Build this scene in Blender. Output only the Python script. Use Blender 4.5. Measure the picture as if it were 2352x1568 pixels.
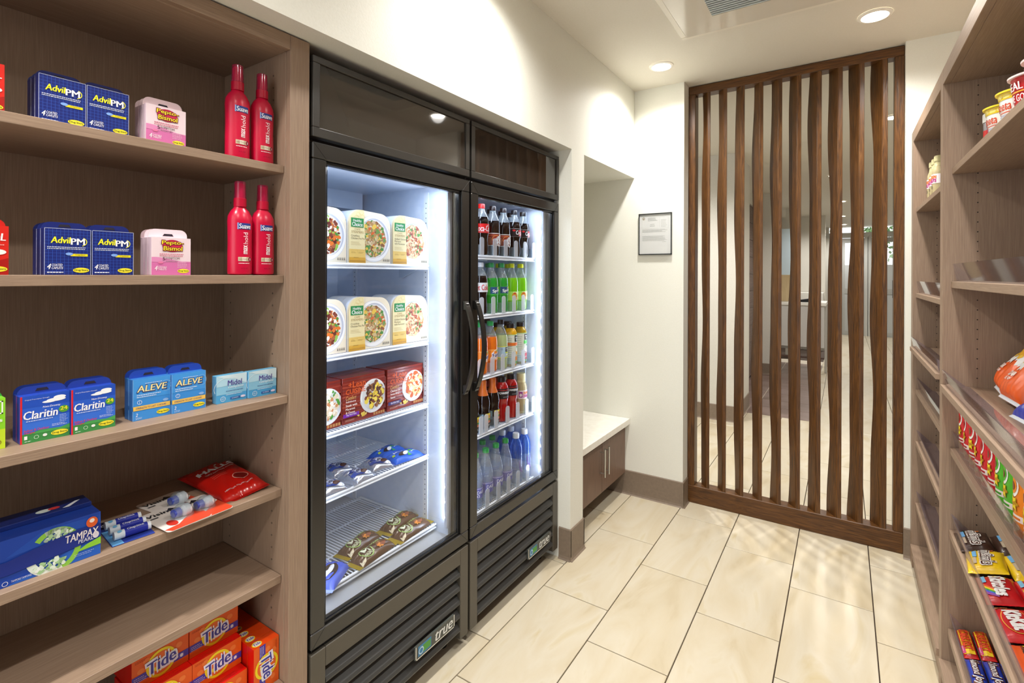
import bpy, math, random
from mathutils import Vector, Matrix

for o in list(bpy.data.objects):
    bpy.data.objects.remove(o)
S = bpy.context.scene
C = S.collection

# ------------------------------------------------------------------ camera
cd = bpy.data.cameras.new('camera')
cd.sensor_width = 36.0
cd.lens = 1151.0 / 2352 * 36
cd.shift_y = -(784 - 630.4) / 2352
cd.clip_start = 0.05
cam = bpy.data.objects.new('camera', cd)
C.objects.link(cam)
YAW, ROLL = -0.585, 0.0038
rt = Vector((math.cos(YAW), -math.sin(YAW), 0))
fw = Vector((math.sin(YAW), math.cos(YAW), 0))
up = Vector((0, 0, 1))
r3 = rt * math.cos(ROLL) + up * math.sin(ROLL)
u3 = -rt * math.sin(ROLL) + up * math.cos(ROLL)
cam.matrix_world = Matrix.Translation((0, 0, 1.40)) @ Matrix((r3, u3, -fw)).transposed().to_4x4()
S.camera = cam

# ------------------------------------------------------------------ world, exposure
w = bpy.data.worlds.new('world')
S.world = w
w.use_nodes = True
bgn = w.node_tree.nodes['Background']
bgn.inputs[0].default_value = (0.93, 0.96, 1.0, 1)
bgn.inputs[1].default_value = 1.2
S.view_settings.view_transform = 'Standard'
S.view_settings.look = 'None'
S.view_settings.gamma = 1
S.view_settings.use_curve_mapping = False
S.view_settings.exposure = 0.75


def area(name, loc, rot, sx, sy, power, col=(1, 1, 1), spread=180):
    l = bpy.data.lights.new(name, 'AREA')
    l.shape = 'RECTANGLE'
    l.size, l.size_y = sx, sy
    l.energy = power
    l.color = col
    l.spread = math.radians(spread)
    o = bpy.data.objects.new(name, l)
    o.location = loc
    o.rotation_euler = rot
    C.objects.link(o)
    return o


def spot(name, loc, power, ang=110, blend=0.6, size=0.05, col=(1, 0.975, 0.93)):
    l = bpy.data.lights.new(name, 'SPOT')
    l.energy = power
    l.spot_size = math.radians(ang)
    l.spot_blend = blend
    l.shadow_soft_size = size
    l.color = col
    o = bpy.data.objects.new(name, l)
    o.location = loc
    C.objects.link(o)
    return o


CEIL = 2.566
R = math.radians
DOWNLIGHTS = [(-0.852, 2.785), (0.112, 2.76), (-0.852, 1.42), (0.112, 1.42), (-0.852, 0.06), (0.112, 0.06),
              (-0.852, -1.3), (0.112, -1.3)]
for (x, y) in DOWNLIGHTS:
    spot('downlight_lamp', (x, y, CEIL - 0.012), (50 if y > 2 else 46) * (1.05 if x > 0 else 1.08), 150, 1.0, 0.045)
# lobby lamps; the last one is added to brighten the wall behind the desk
LOBBY_LIGHTS = [(-0.03, 9.37), (-0.03, 11.69), (0.0, 13.6), (-0.1, 6.9), (-1.9, 7.0), (-1.4, 4.2), (0.3, 4.6), (-.45, 10.5)]
for (x, y) in LOBBY_LIGHTS:
    spot('lobby_lamp', (x, y, CEIL - 0.012), 110 if y < 5 else 75, 150, 0.8, 0.06, (1, 0.97, 0.93))

# ------------------------------------------------------------------ materials


def lin(h):
    h = h.lstrip('#')
    out = []
    for i in (0, 2, 4):
        c = int(h[i:i + 2], 16) / 255
        out.append(c / 12.92 if c <= 0.04045 else ((c + 0.055) / 1.055) ** 2.4)
    return (*out, 1)


MATS = {}


def newmat(name):
    m = bpy.data.materials.new(name)
    m.use_nodes = True
    return m, m.node_tree, m.node_tree.nodes['Principled BSDF']


def P(hexc, rough=0.45, metal=0.0, spec=0.4, emit=0.0, key=None):
    k = (hexc, rough, metal, spec, emit)
    if k in MATS:
        return MATS[k]
    m, nt, b = newmat('paint_' + hexc)
    b.inputs['Base Color'].default_value = lin(hexc)
    b.inputs['Roughness'].default_value = rough
    b.inputs['Metallic'].default_value = metal
    b.inputs['Specular IOR Level'].default_value = spec
    if emit:
        b.inputs['Emission Color'].default_value = lin(hexc)
        b.inputs['Emission Strength'].default_value = emit
    MATS[k] = m
    return m


def N(nt, typ, **kw):
    n = nt.nodes.new(typ)
    for k, v in kw.items():
        setattr(n, k, v)
    return n


def ramp(nt, stops):
    r = nt.nodes.new('ShaderNodeValToRGB')
    el = r.color_ramp.elements
    el[0].position, el[0].color = stops[0][0], lin(stops[0][1])
    el[1].position, el[1].color = stops[-1][0], lin(stops[-1][1])
    for p, c in stops[1:-1]:
        e = el.new(p)
        e.color = lin(c)
    return r


def grain(name, stops, scale, rough=0.5, detail=4, dist=0.0, bump=0.0, rand=True, spec=0.4):
    """procedural streaked material in world-aligned object space"""
    m, nt, b = newmat(name)
    tc = N(nt, 'ShaderNodeTexCoord')
    mp = N(nt, 'ShaderNodeMapping')
    mp.inputs['Scale'].default_value = scale
    nt.links.new(tc.outputs['Object'], mp.inputs['Vector'])
    if rand:
        oi = N(nt, 'ShaderNodeObjectInfo')
        mul = N(nt, 'ShaderNodeMath', operation='MULTIPLY')
        mul.inputs[1].default_value = 37.0
        nt.links.new(oi.outputs['Random'], mul.inputs[0])
        cb = N(nt, 'ShaderNodeCombineXYZ')
        for i in range(3):
            nt.links.new(mul.outputs[0], cb.inputs[i])
        nt.links.new(cb.outputs[0], mp.inputs['Location'])
    no = N(nt, 'ShaderNodeTexNoise')
    no.inputs['Scale'].default_value = 1
    no.inputs['Detail'].default_value = detail
    no.inputs['Distortion'].default_value = dist
    nt.links.new(mp.outputs[0], no.inputs['Vector'])
    r = ramp(nt, stops)
    nt.links.new(no.outputs['Fac'], r.inputs[0])
    nt.links.new(r.outputs[0], b.inputs['Base Color'])
    b.inputs['Roughness'].default_value = rough
    b.inputs['Specular IOR Level'].default_value = spec
    if bump:
        bp = N(nt, 'ShaderNodeBump')
        bp.inputs['Strength'].default_value = bump
        bp.inputs['Distance'].default_value = 0.002
        nt.links.new(no.outputs['Fac'], bp.inputs['Height'])
        nt.links.new(bp.outputs[0], b.inputs['Normal'])
    return m


def clear(name, hexc, fac, rough=0.05, tint='ffffff'):
    """thin clear plastic / glass: mostly transparent with a glossy film"""
    m, nt, b = newmat(name)
    out = nt.nodes['Material Output']
    b.inputs['Base Color'].default_value = lin(hexc)
    b.inputs['Roughness'].default_value = rough
    b.inputs['Specular IOR Level'].default_value = 0.6
    tr = N(nt, 'ShaderNodeBsdfTransparent')
    tr.inputs[0].default_value = lin(tint)
    gl = N(nt, 'ShaderNodeBsdfGlossy')
    gl.inputs['Roughness'].default_value = rough
    fr = N(nt, 'ShaderNodeFresnel')      # same reflectance from both sides of a thin sheet
    ge = N(nt, 'ShaderNodeNewGeometry')
    mi = N(nt, 'ShaderNodeMix')
    mi.inputs[2].default_value = 1.42
    mi.inputs[3].default_value = 1 / 1.42
    nt.links.new(ge.outputs['Backfacing'], mi.inputs[0])
    nt.links.new(mi.outputs[0], fr.inputs[0])
    mx = N(nt, 'ShaderNodeMixShader')
    mx.inputs[0].default_value = fac
    nt.links.new(tr.outputs[0], mx.inputs[1])
    nt.links.new(b.outputs[0], mx.inputs[2])
    m2 = N(nt, 'ShaderNodeMixShader')
    nt.links.new(fr.outputs[0], m2.inputs[0])
    nt.links.new(mx.outputs[0], m2.inputs[1])
    nt.links.new(gl.outputs[0], m2.inputs[2])
    nt.links.new(m2.outputs[0], out.inputs[0])
    return m


LAM = [(0.3, '8f7865'), (0.5, '98806c'), (0.7, 'a18a75')]
M_lamV = grain('laminate_upright', LAM, (520, 520, 14), 0.48, 2, 0, 0.1)
M_lamH = grain('laminate_shelf', LAM, (520, 14, 520), 0.48, 2, 0, 0.1)
M_lamD = grain('laminate_drawer', [(0.3, '6d5648'), (0.7, '826858')], (240, 240, 9), 0.45, 3)
OAK = [(0.28, '3a240e'), (0.45, '523213'), (0.6, '65401a'), (0.8, '7a5128')]
M_oakV = grain('stained_oak_upright', OAK, (85, 85, 5), 0.36, 7, 2.2, 0.35)
M_oakH = grain('stained_oak_rail', OAK, (5, 85, 85), 0.36, 7, 2.2, 0.35)
M_tile = grain('cream_stone_tile', [(0.22, 'b7a685'), (0.40, 'c7baa0'), (0.6, 'cdc3ae'), (0.78, 'bfad84')],
               (5.5, 1.7, 3), 0.28, 5, 1.6, 0.0)
M_btile = grain('brown_stone_tile', [(0.3, '6e5a50'), (0.7, '84706a')], (4, 4, 4), 0.3, 4, 0.5)
M_wall = grain('cream_wall_paint', [(0.3, 'e8e8de'), (0.7, 'ebebe2')], (180, 180, 180), 0.6, 3, 0, 0.15, False)
M_ceil = grain('ceiling_paint', [(0.3, 'ddd8cb'), (0.7, 'e0dbcf')], (120, 120, 120), 0.7, 2, 0, 0.05, False)
M_base = grain('rubber_baseboard', [(0.3, '7f6f60'), (0.7, '877767')], (60, 60, 60), 0.45, 2, 0, 0, False)
M_grout = P('43342a', 0.8)
M_grout2 = P('c9bfae', 0.8)
M_black = grain('black_painted_steel', [(0.3, '191816'), (0.7, '1e1c1a')], (300, 300, 300), 0.30, 2, 0, 0.06, False, 0.8)
M_gblack = P('0b0b0c', 0.25)
M_louv = P('3e3e3d', 0.4)
M_white = P('eef1f5', 0.35)
M_cavity = grain('white_liner', [(0.3, 'd2dff2'), (0.7, 'dae5f5')], (40, 3, 40), 0.32, 2, 0, 0, False)
M_quartz = grain('white_quartz', [(0.3, 'e8e4da'), (0.7, 'f1eee6')], (30, 30, 30), 0.25, 3, 0, 0, False)
M_steel = P('c8c8c4', 0.3, 1.0)
M_glass = clear('door_glass', '202020', 0.0, 0.01)
M_acry = clear('clear_acrylic', 'b5aebd', 0.08, 0.04, 'f4f2f6')
M_pet = clear('clear_plastic', 'e8f0f4', 0.16, 0.06, 'eef6fa')
M_water = clear('water_plastic', 'a9c4e4', 0.30, 0.05, 'cfe0f6')
M_frost = clear('frosted_divider', 'dfe5ee', 0.5, 0.25)
M_sign = P('37322d', 0.04, 0, 1.0)  # dark glass with its grey reflection lifted into the base colour
M_grille = P('4b463d', 0.38, 0, .6)  # lighter copy of the black frame, floor reflection put into the colour
M_hdr = P('2e2b27', 0.36, 0, .6)

# ------------------------------------------------------------------ mesh builder
_tc = {}


def text_geo(s, shear=0.0, space=1.0):
    k = (s, shear, space)
    if k in _tc:
        return _tc[k]
    c = bpy.data.curves.new('t', 'FONT')
    c.body = s
    c.size = 1
    c.shear = shear
    c.space_character = space
    c.resolution_u = 2
    c.fill_mode = 'FRONT'
    o = bpy.data.objects.new('t', c)
    C.objects.link(o)
    dg = bpy.context.evaluated_depsgraph_get()
    me = bpy.data.meshes.new_from_object(o.evaluated_get(dg))
    vs = [(v.co.x, v.co.y) for v in me.vertices]
    fs = [tuple(p.vertices) for p in me.polygons]
    bpy.data.objects.remove(o)
    bpy.data.curves.remove(c)
    bpy.data.meshes.remove(me)
    if vs:
        x0 = min(v[0] for v in vs); x1 = max(v[0] for v in vs)
        y0 = min(v[1] for v in vs); y1 = max(v[1] for v in vs)
        vs = [((x - x0) / (x1 - x0), (y - y0) / max(1e-6, (y1 - y0))) for x, y in vs]
        _tc[k] = (vs, fs, x1 - x0, y1 - y0)
    else:
        _tc[k] = (vs, fs, 1, 1)
    return _tc[k]


class MB:
    def __init__(s):
        s.v = []; s.f = []; s.mi = []; s.m = []

    def mat(s, m):
        if isinstance(m, str):
            m = P(m)
        if m not in s.m:
            s.m.append(m)
        return s.m.index(m)

    def poly(s, pts, m):
        i = len(s.v)
        s.v += [tuple(p) for p in pts]
        s.f.append(tuple(range(i, i + len(pts))))
        s.mi.append(s.mat(m))

    def mesh(s, vs, fs, m):
        i = len(s.v)
        s.v += [tuple(p) for p in vs]
        k = s.mat(m)
        for f in fs:
            s.f.append(tuple(i + a for a in f))
            s.mi.append(k)

    def box(s, x0, y0, z0, x1, y1, z1, m, mats=None):
        if x0 > x1: x0, x1 = x1, x0
        if y0 > y1: y0, y1 = y1, y0
        if z0 > z1: z0, z1 = z1, z0
        vs = [(x0, y0, z0), (x1, y0, z0), (x1, y1, z0), (x0, y1, z0), (x0, y0, z1), (x1, y0, z1), (x1, y1, z1), (x0, y1, z1)]
        fs = dict(b=(0, 3, 2, 1), t=(4, 5, 6, 7), f=(0, 1, 5, 4), r=(1, 2, 6, 5), k=(2, 3, 7, 6), l=(3, 0, 4, 7))
        i = len(s.v)
        s.v += vs
        for k, f in fs.items():
            s.f.append(tuple(i + a for a in f))
            s.mi.append(s.mat((mats or {}).get(k, m)))
        return s

    def bbox(s, x0, y0, z0, x1, y1, z1, b, m):
        """box with bevelled edges"""
        if x0 > x1: x0, x1 = x1, x0
        if y0 > y1: y0, y1 = y1, y0
        if z0 > z1: z0, z1 = z1, z0
        vs = []; idx = {}
        for ix, X in ((-1, x0), (1, x1)):
            for iy, Y in ((-1, y0), (1, y1)):
                for iz, Z in ((-1, z0), (1, z1)):
                    for ax in range(3):
                        p = [X - ix * b, Y - iy * b, Z - iz * b]
                        p[ax] = (X, Y, Z)[ax]
                        idx[(ix, iy, iz, ax)] = len(vs)
                        vs.append(tuple(p))
        fs = []
        for ax in range(3):
            a, c = [(1, 2), (0, 2), (0, 1)][ax]
            for sg in (-1, 1):
                q = []
                for (p, r) in ((-1, -1), (1, -1), (1, 1), (-1, 1)):
                    t = [0, 0, 0]; t[ax] = sg; t[a] = p; t[c] = r
                    q.append(idx[(*t, ax)])
                flip = (sg == 1) ^ (ax == 1)
                fs.append(tuple(q) if flip else tuple(q[::-1]))
        for ax in range(3):  # edges along ax
            a, c = [(1, 2), (0, 2), (0, 1)][ax]
            for p in (-1, 1):
                for r in (-1, 1):
                    t0 = [0, 0, 0]; t0[ax] = -1; t0[a] = p; t0[c] = r
                    t1 = list(t0); t1[ax] = 1
                    q = [idx[(*t0, a)], idx[(*t1, a)], idx[(*t1, c)], idx[(*t0, c)]]
                    fs.append(tuple(q))
        for ix in (-1, 1):
            for iy in (-1, 1):
                for iz in (-1, 1):
                    fs.append(tuple(idx[(ix, iy, iz, ax)] for ax in range(3)))
        s.mesh(vs, fs, m)
        return s

    def prism(s, pts, d0, d1, m, axis='x', side=None):
        """pts 2D outline extruded along an axis; 2D = the two other axes in order"""
        def mk(p, d):
            return {'x': (d, p[0], p[1]), 'y': (p[0], d, p[1]), 'z': (p[0], p[1], d)}[axis]
        n = len(pts)
        a = [mk(p, d0) for p in pts]; b = [mk(p, d1) for p in pts]
        s.poly(a[::-1], m); s.poly(b, m)
        for i in range(n):
            j = (i + 1) % n
            s.poly([a[i], a[j], b[j], b[i]], side or m)
        return s

    def tube(s, pts, r, m, n=8, closed=False):
        pts = [Vector(p) for p in pts]
        rings = []
        for i, p in enumerate(pts):
            a = pts[i - 1] if i > 0 else pts[i]
            b = pts[i + 1] if i < len(pts) - 1 else pts[i]
            t = (b - a).normalized()
            ref = Vector((0, 0, 1)) if abs(t.z) < 0.9 else Vector((1, 0, 0))
            u = t.cross(ref).normalized(); v = t.cross(u)
            rings.append([p + (u * math.cos(2 * math.pi * k / n) + v * math.sin(2 * math.pi * k / n)) * r for k in range(n)])
        vs = [q for rg in rings for q in rg]
        fs = []
        for i in range(len(rings) - 1):
            for k in range(n):
                k2 = (k + 1) % n
                fs.append((i * n + k, i * n + k2, (i + 1) * n + k2, (i + 1) * n + k))
        fs.append(tuple(range(n)))
        fs.append(tuple((len(rings) - 1) * n + k for k in range(n))[::-1])
        s.mesh(vs, fs, m)
        return s

    def lathe(s, prof, m, seg=20, cx=0, cy=0, sx=1, sy=1, cap=True):
        """prof: list of (r, z[, mat]) ; mat applies to the band above the point"""
        n = seg
        vs = []
        for p in prof:
            for k in range(n):
                a = 2 * math.pi * k / n
                vs.append((cx + p[0] * sx * math.cos(a), cy + p[0] * sy * math.sin(a), p[1]))
        i0 = len(s.v)
        s.v += vs
        cur = m
        for i in range(len(prof) - 1):
            if len(prof[i]) > 2:
                cur = prof[i][2]
            for k in range(n):
                k2 = (k + 1) % n
                s.f.append((i0 + i * n + k, i0 + i * n + k2, i0 + (i + 1) * n + k2, i0 + (i + 1) * n + k))
                s.mi.append(s.mat(cur))
        if cap:
            s.f.append(tuple(i0 + k for k in range(n))[::-1]); s.mi.append(s.mat(m))
            s.f.append(tuple(i0 + (len(prof) - 1) * n + k for k in range(n))); s.mi.append(s.mat(cur))
        return s

    def build(s, name, parent=None, loc=(0, 0, 0), smooth=False, angle=40):
        me = bpy.data.meshes.new(name)
        me.from_pydata(s.v, [], s.f)
        for m in s.m:
            me.materials.append(m)
        me.polygons.foreach_set('material_index', s.mi)
        if smooth:
            me.polygons.foreach_set('use_smooth', [True] * len(me.polygons))
            me.set_sharp_from_angle(angle=math.radians(angle))
        me.update()
        o = bpy.data.objects.new(name, me)
        o.location = loc
        C.objects.link(o)
        if parent:
            o.parent = parent
        return o


class Pr:
    """flat print laid on a surface; fn(u, v, lift) -> point"""
    def __init__(s, mb, fn, curved=False, eps=0.00025):
        s.mb = mb; s.fn = fn; s.c = curved; s.e = eps if not curved else (0.00032 if curved is True else 0.0004)
        s.l = 1

    def pt(s, u, v, l):
        return s.fn(u, v, l * s.e)

    def rect(s, u0, v0, u1, v1, m, l=None):
        l = s.l if l is None else l
        nu = max(1, int(abs(u1 - u0) / 0.005)) if s.c else 1
        nv = max(1, int(abs(v1 - v0) / 0.012)) if s.c == 2 else 1
        vs = []; fs = []
        for j in range(nv + 1):
            for i in range(nu + 1):
                vs.append(s.pt(u0 + (u1 - u0) * i / nu, v0 + (v1 - v0) * j / nv, l))
        for j in range(nv):
            for i in range(nu):
                a = j * (nu + 1) + i
                fs.append((a, a + 1, a + nu + 2, a + nu + 1))
        s.mb.mesh(vs, fs, m)

    def poly(s, pts, m, l=None):
        l = s.l if l is None else l
        if s.c and len(pts) > 3:
            cu = sum(p[0] for p in pts) / len(pts); cv = sum(p[1] for p in pts) / len(pts)
            vs = [s.pt(cu, cv, l)] + [s.pt(u, v, l) for u, v in pts]
            n = len(pts)
            s.mb.mesh(vs, [(0, i + 1, (i + 1) % n + 1) for i in range(n)], m)
        else:
            s.mb.poly([s.pt(u, v, l) for u, v in pts], m)

    def ell(s, cu, cv, ru, rv, m, l=None, n=20, a0=0, a1=360, rot=0):
        pts = []
        ca, sa = math.cos(R(rot)), math.sin(R(rot))
        full = (a1 - a0) >= 360
        for k in range(n if full else n + 1):
            a = R(a0 + (a1 - a0) * k / n)
            x, y = ru * math.cos(a), rv * math.sin(a)
            pts.append((cu + x * ca - y * sa, cv + x * sa + y * ca))
        s.poly(pts, m, l)

    def ring(s, cu, cv, ru, rv, wd, m, l=None, n=24, a0=0, a1=360):
        l = s.l if l is None else l
        vs = []; fs = []
        for k in range(n + 1):
            a = R(a0 + (a1 - a0) * k / n)
            for q in (0, 1):
                vs.append(s.pt(cu + (ru - wd * q) * math.cos(a), cv + (rv - wd * q) * math.sin(a), l))
        for k in range(n):
            fs.append((2 * k, 2 * k + 2, 2 * k + 3, 2 * k + 1))
        s.mb.mesh(vs, fs, m)

    def text(s, t, u0, v0, u1, v1, m, l=None, bold=0.0, shear=0.0, rot=0, clip=None):
        """t fitted in the rectangle; rot 90 = reads upwards, -90 downwards"""
        l = (s.l + 1) if l is None else l
        vs, fs, ew, eh = text_geo(t, shear)
        if bold > 0.002:
            bu, bv = bold / ew, bold / eh
            offs = [(-bu, 0), (bu, 0)] if bold < .035 else [(-bu, -bv), (bu, -bv), (bu, bv), (-bu, bv), (-bu, 0), (bu, 0)]
            n0 = len(vs)
            fs = [tuple(i + n0 * q for i in f) for q in range(len(offs)) for f in fs]
            vs = [(a + du, b + dv) for du, dv in offs for a, b in vs]
        out = []
        nb = max(1, len(text_geo(t, shear)[0]))
        l0 = l
        for i_, (a, b) in enumerate(vs):
            l = l0 + .09 * (i_ // nb)      # keep the overlapping copies off one plane
            if rot == 90:
                a, b = 1 - b, a
            elif rot == -90:
                a, b = b, 1 - a
            elif rot:
                W, H = (u1 - u0), (v1 - v0)
                x, y = (a - .5) * W, (b - .5) * H
                c, d = math.cos(R(rot)), math.sin(R(rot))
                a, b = (x * c - y * d) / W + .5, (x * d + y * c) / H + .5
            u = u0 + (u1 - u0) * a
            if clip is not None:
                u = min(max(u, clip[0]), clip[1])
            out.append(s.pt(u, v0 + (v1 - v0) * b, l))
        s.mb.mesh(out, fs, m)

    def lines(s, u0, v0, u1, v1, n, m, l=None, seed=1, fill=0.45):
        rd = random.Random(seed)
        h = (v1 - v0) / n
        for i in range(n):
            e = u1 - (u1 - u0) * rd.uniform(0, 0.3)
            u = u0
            while u < e:          # a line of tiny type: word sized dashes
                wd = rd.uniform(.0012, .0040)
                s.rect(u, v0 + h * i, min(u + wd, e), v0 + h * (i + fill * .8), m, l)
                u += wd + .0007

    def blobs(s, cu, cv, ru, rv, cols, n, size, seed, l=None, region=None):
        rd = random.Random(seed)
        l = s.l if l is None else l
        for i in range(n):
            a = rd.uniform(0, 6.283); q = math.sqrt(rd.random())
            x, y = cu + ru * q * math.cos(a), cv + rv * q * math.sin(a)
            if region and not region(x, y):
                continue
            k = rd.randint(5, 7); sz = size * rd.uniform(0.5, 1.25); st = rd.uniform(0.45, 1); ph = rd.uniform(0, 3.14)
            pts = []
            for j in range(k):
                b = 6.283 * j / k; rr = sz * rd.uniform(0.75, 1.1)
                px, py = rr * math.cos(b), rr * st * math.sin(b)
                pts.append((x + px * math.cos(ph) - py * math.sin(ph), y + px * math.sin(ph) + py * math.cos(ph)))
            s.poly(pts, rd.choice(cols), l + 0.4 + 0.6 * i / n * 2)

    def star(s, cu, cv, r, m, l=None, n=7, seed=0):
        rd = random.Random(seed)
        pts = []
        for i in range(2 * n):
            a = math.pi * i / n
            rr = r * (1 if i % 2 == 0 else 0.62) * rd.uniform(0.85, 1.1)
            pts.append((cu + rr * math.cos(a), cv + rr * math.sin(a)))
        s.poly(pts, m, l)


def front(mb, x=0.0, y=0.0, z=0.0, eps=0.00025):
    return Pr(mb, lambda u, v, l: (x + l, y + u, z + v), False, eps)


def cyl(mb, r, face=0.0, z=0.0):
    """label around a lathe; face = angle of u=0 in degrees"""
    a0 = R(face)
    return Pr(mb, lambda u, v, l: ((r + l) * math.cos(a0 + u / r), (r + l) * math.sin(a0 + u / r), z + v), True)


def tag(o, label=None, cat=None, group=None, kind=None):
    if label: o['label'] = label
    if cat: o['category'] = cat
    if group: o['group'] = group
    if kind: o['kind'] = kind
    return o


def thing(name, label, cat, loc=(0, 0, 0), rz=0.0, group=None, rx=0.0, ry=0.0):
    o = bpy.data.objects.new(name, None)
    o.empty_display_size = 0.05
    C.objects.link(o)
    o.location = loc
    o.rotation_euler = (rx, ry, rz)
    return tag(o, label, cat, group)


def kids(o):
    return [c for c in bpy.data.objects if c.parent == o]


KID = {}


def dup(root, loc, label, rz=None, group=None, rot=None):
    r = root.copy(); C.objects.link(r); r.location = loc
    if rz is not None: r.rotation_euler = (0, 0, rz)
    if rot is not None: r.rotation_euler = rot
    r['label'] = label
    if group: r['group'] = group
    if root.name not in KID:
        KID[root.name] = [(c, kids(c)) for c in kids(root)]
    for ch, gs in KID[root.name]:
        c = ch.copy(); C.objects.link(c); c.parent = r
        for g in gs:
            d = g.copy(); C.objects.link(d); d.parent = c
    return r


def struct(name, mb, **k):
    o = mb.build(name, **k)
    if not k.get('parent'):
        o['kind'] = 'structure'
    return o


# ================================================================== SETTING
WX = -1.114          # front face of the left wall
WB = 3.09            # back wall
WR = 3.155           # short wall at the far right
# ---- floor with separate tiles
fl = MB()
fl.box(-3.2, -2.2, -0.06, 3.2, 14.6, -0.010, M_grout)
floor = struct('floor', fl)
tile_cache = {}


def add_tile(x0, y0, x1, y1, m, g=0.0020):
    w_, h_ = round(x1 - x0, 4), round(y1 - y0, 4)
    if w_ < 0.02 or h_ < 0.02:
        return
    k = (w_, h_, m.name)
    if k not in tile_cache:
        mb = MB()
        a, b = w_ / 2 - g, h_ / 2 - g
        c = 0.0012
        vs = [(-a, -b, -.0105), (a, -b, -.0105), (a, b, -.0105), (-a, b, -.0105), (-a, -b, -c), (a, -b, -c), (a, b, -c), (-a, b, -c),
              (-a + c, -b + c, 0), (a - c, -b + c, 0), (a - c, b - c, 0), (-a + c, b - c, 0)]
        fs = [(8, 9, 10, 11)]
        for i in range(4):
            j = (i + 1) % 4
            fs += [(i, j, j + 4, i + 4), (i + 4, j + 4, j + 8, i + 8)]
        mb.mesh(vs, fs, m)
        o = mb.build('tile', floor)
        tile_cache[k] = o
    else:
        o = tile_cache[k].copy()
        C.objects.link(o)
    o.location = ((x0 + x1) / 2, (y0 + y1) / 2, 0)
    o.parent = floor


TW, TL = 0.3083, 0.6103
GX = [-1.4333 + TW * i for i in range(0, 11)]
OFF = [1.556, 1.357, 1.763]
for i in range(len(GX) - 1):
    x0, x1 = GX[i], GX[i + 1]
    off = OFF[i % 3]
    k = math.floor((-0.6 - off) / TL)
    lim = 14.3
    while off + k * TL < lim:
        y0, y1 = off + k * TL, off + (k + 1) * TL
        k += 1
        if y0 > 5.0 and x0 > 1.3:
            continue
        if y1 > 5.6 and x0 < -0.275:
            add_tile(x0, y0, x1, min(y1, 5.6), M_tile) if y0 < 5.6 else None
            if x1 > -0.275:
                add_tile(max(x0, -0.275), max(y0, 5.6), x1, min(y1, lim), M_tile)
            continue
        if x1 < -0.84 and y0 > 5.2:
            continue
        add_tile(x0, y0, x1, min(y1, lim), M_tile)
# brown tiles in the lobby
bs = MB()
bs.box(-3.1, 5.6, -0.0098, -0.275, 9.6, -0.004, M_grout2)
bsub = bs.build('tile_bed', floor)
for i in range(4):
    for j in range(10):
        x1 = -0.275 - 0.5 * i
        y0 = 5.6 + 0.36 * j
        add_tile(x1 - 0.5, y0, x1, y0 + 0.36, M_btile, 0.003)
# ---- ceiling
struct('ceiling', MB().box(-3.2, -2.2, CEIL, 3.2, 14.6, CEIL + 0.12, M_ceil))
# ---- left wall: bulkhead over the cabinets, column, alcove backs
lw = MB()
lw.box(-2.0, -2.2, 2.016, WX, WB, CEIL, M_wall)
lw.box(-2.0, 2.207, 0, WX, 2.348, 2.016, M_wall)
lw.box(-2.12, -2.2, 0, -2.0, WB, CEIL, M_wall)
struct('wall_left', lw)
bw = MB()
bw.box(-2.12, WB, 0, -0.806, 3.20, CEIL, M_wall)
bw.box(-0.846, 3.20, 0, -0.806, 3.32, CEIL, M_wall)
struct('wall_back', bw)
rb = MB()
rb.box(0.253, WR, 0, 0.9, 3.32, CEIL, M_wall)
struct('wall_back_right', rb)
struct('wall_right', MB().box(0.72, -2.2, 0, 0.84, WR, CEIL, M_wall))
# ---- coved rubber baseboards


def base_profile(h=0.152, t=0.006, toe=0.016):
    return [(0, 0), (toe, 0), (toe * 0.55, 0.006), (t, 0.018), (t, h - 0.004), (t * 0.4, h), (0, h)]


def base_run(mb, axis, a0, a1, wall, sgn, m=M_base):
    """axis 'y': runs along y on plane x=wall facing sgn*x ; axis 'x': runs along x on plane y=wall"""
    pr = base_profile()
    if axis == 'y':
        mb.prism([(wall + sgn * p[0], p[1]) for p in pr], a0, a1, m, 'y')
    else:
        mb.prism([(wall + sgn * p[0], p[1]) for p in pr], a0, a1, m, 'x')


b1 = MB()
base_run(b1, 'x', -1.7, -0.800, WB, -1)
base_run(b1, 'y', WB - 0.012, 3.188, -0.806, 1)
struct('baseboard_back', b1)
b2 = MB()
base_run(b2, 'y', 2.197, 2.356, WX, 1)
base_run(b2, 'x', -1.175, WX + 0.006, 2.207, -1)
base_run(b2, 'x', -1.6, WX + 0.006, 2.348, 1)
struct('baseboard_left', b2)
b3 = MB()
base_run(b3, 'x', 0.25, 0.31, WR, -1)
struct('baseboard_right', b3)

# ================================================================== LOBBY
M_lw = grain('lobby_wall_paint', [(0.3, 'd2cec3'), (0.7, 'd6d2c8')], (90, 90, 90), 0.6, 2, 0, 0, False)
lb = MB()
lb.box(-3.2, 5.153, 0, -0.845, 5.88, CEIL, M_lw)
lb.box(-3.2, 7.94, 0, -0.84, 8.06, CEIL, M_lw)
lb.box(-3.2, 3.32, 0, -3.1, 14.6, CEIL, M_lw)
lb.box(-3.2, 11.4, 0, -0.30, 11.5, CEIL, M_lw)
lb.box(-0.845, 9.9, 0, -0.72, 10.0, CEIL, M_lw)
lb.box(1.9, 3.3, 0, 2.0, 14.6, CEIL, M_lw)
struct('wall_lobby', lb)
b4 = MB()
base_run(b4, 'x', -3.1, -0.84, 5.153, -1)
base_run(b4, 'y', 5.145, 5.88, -0.845, 1)
base_run(b4, 'x', -3.1, -0.83, 7.94, -1)
struct('baseboard_lobby', b4)
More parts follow.
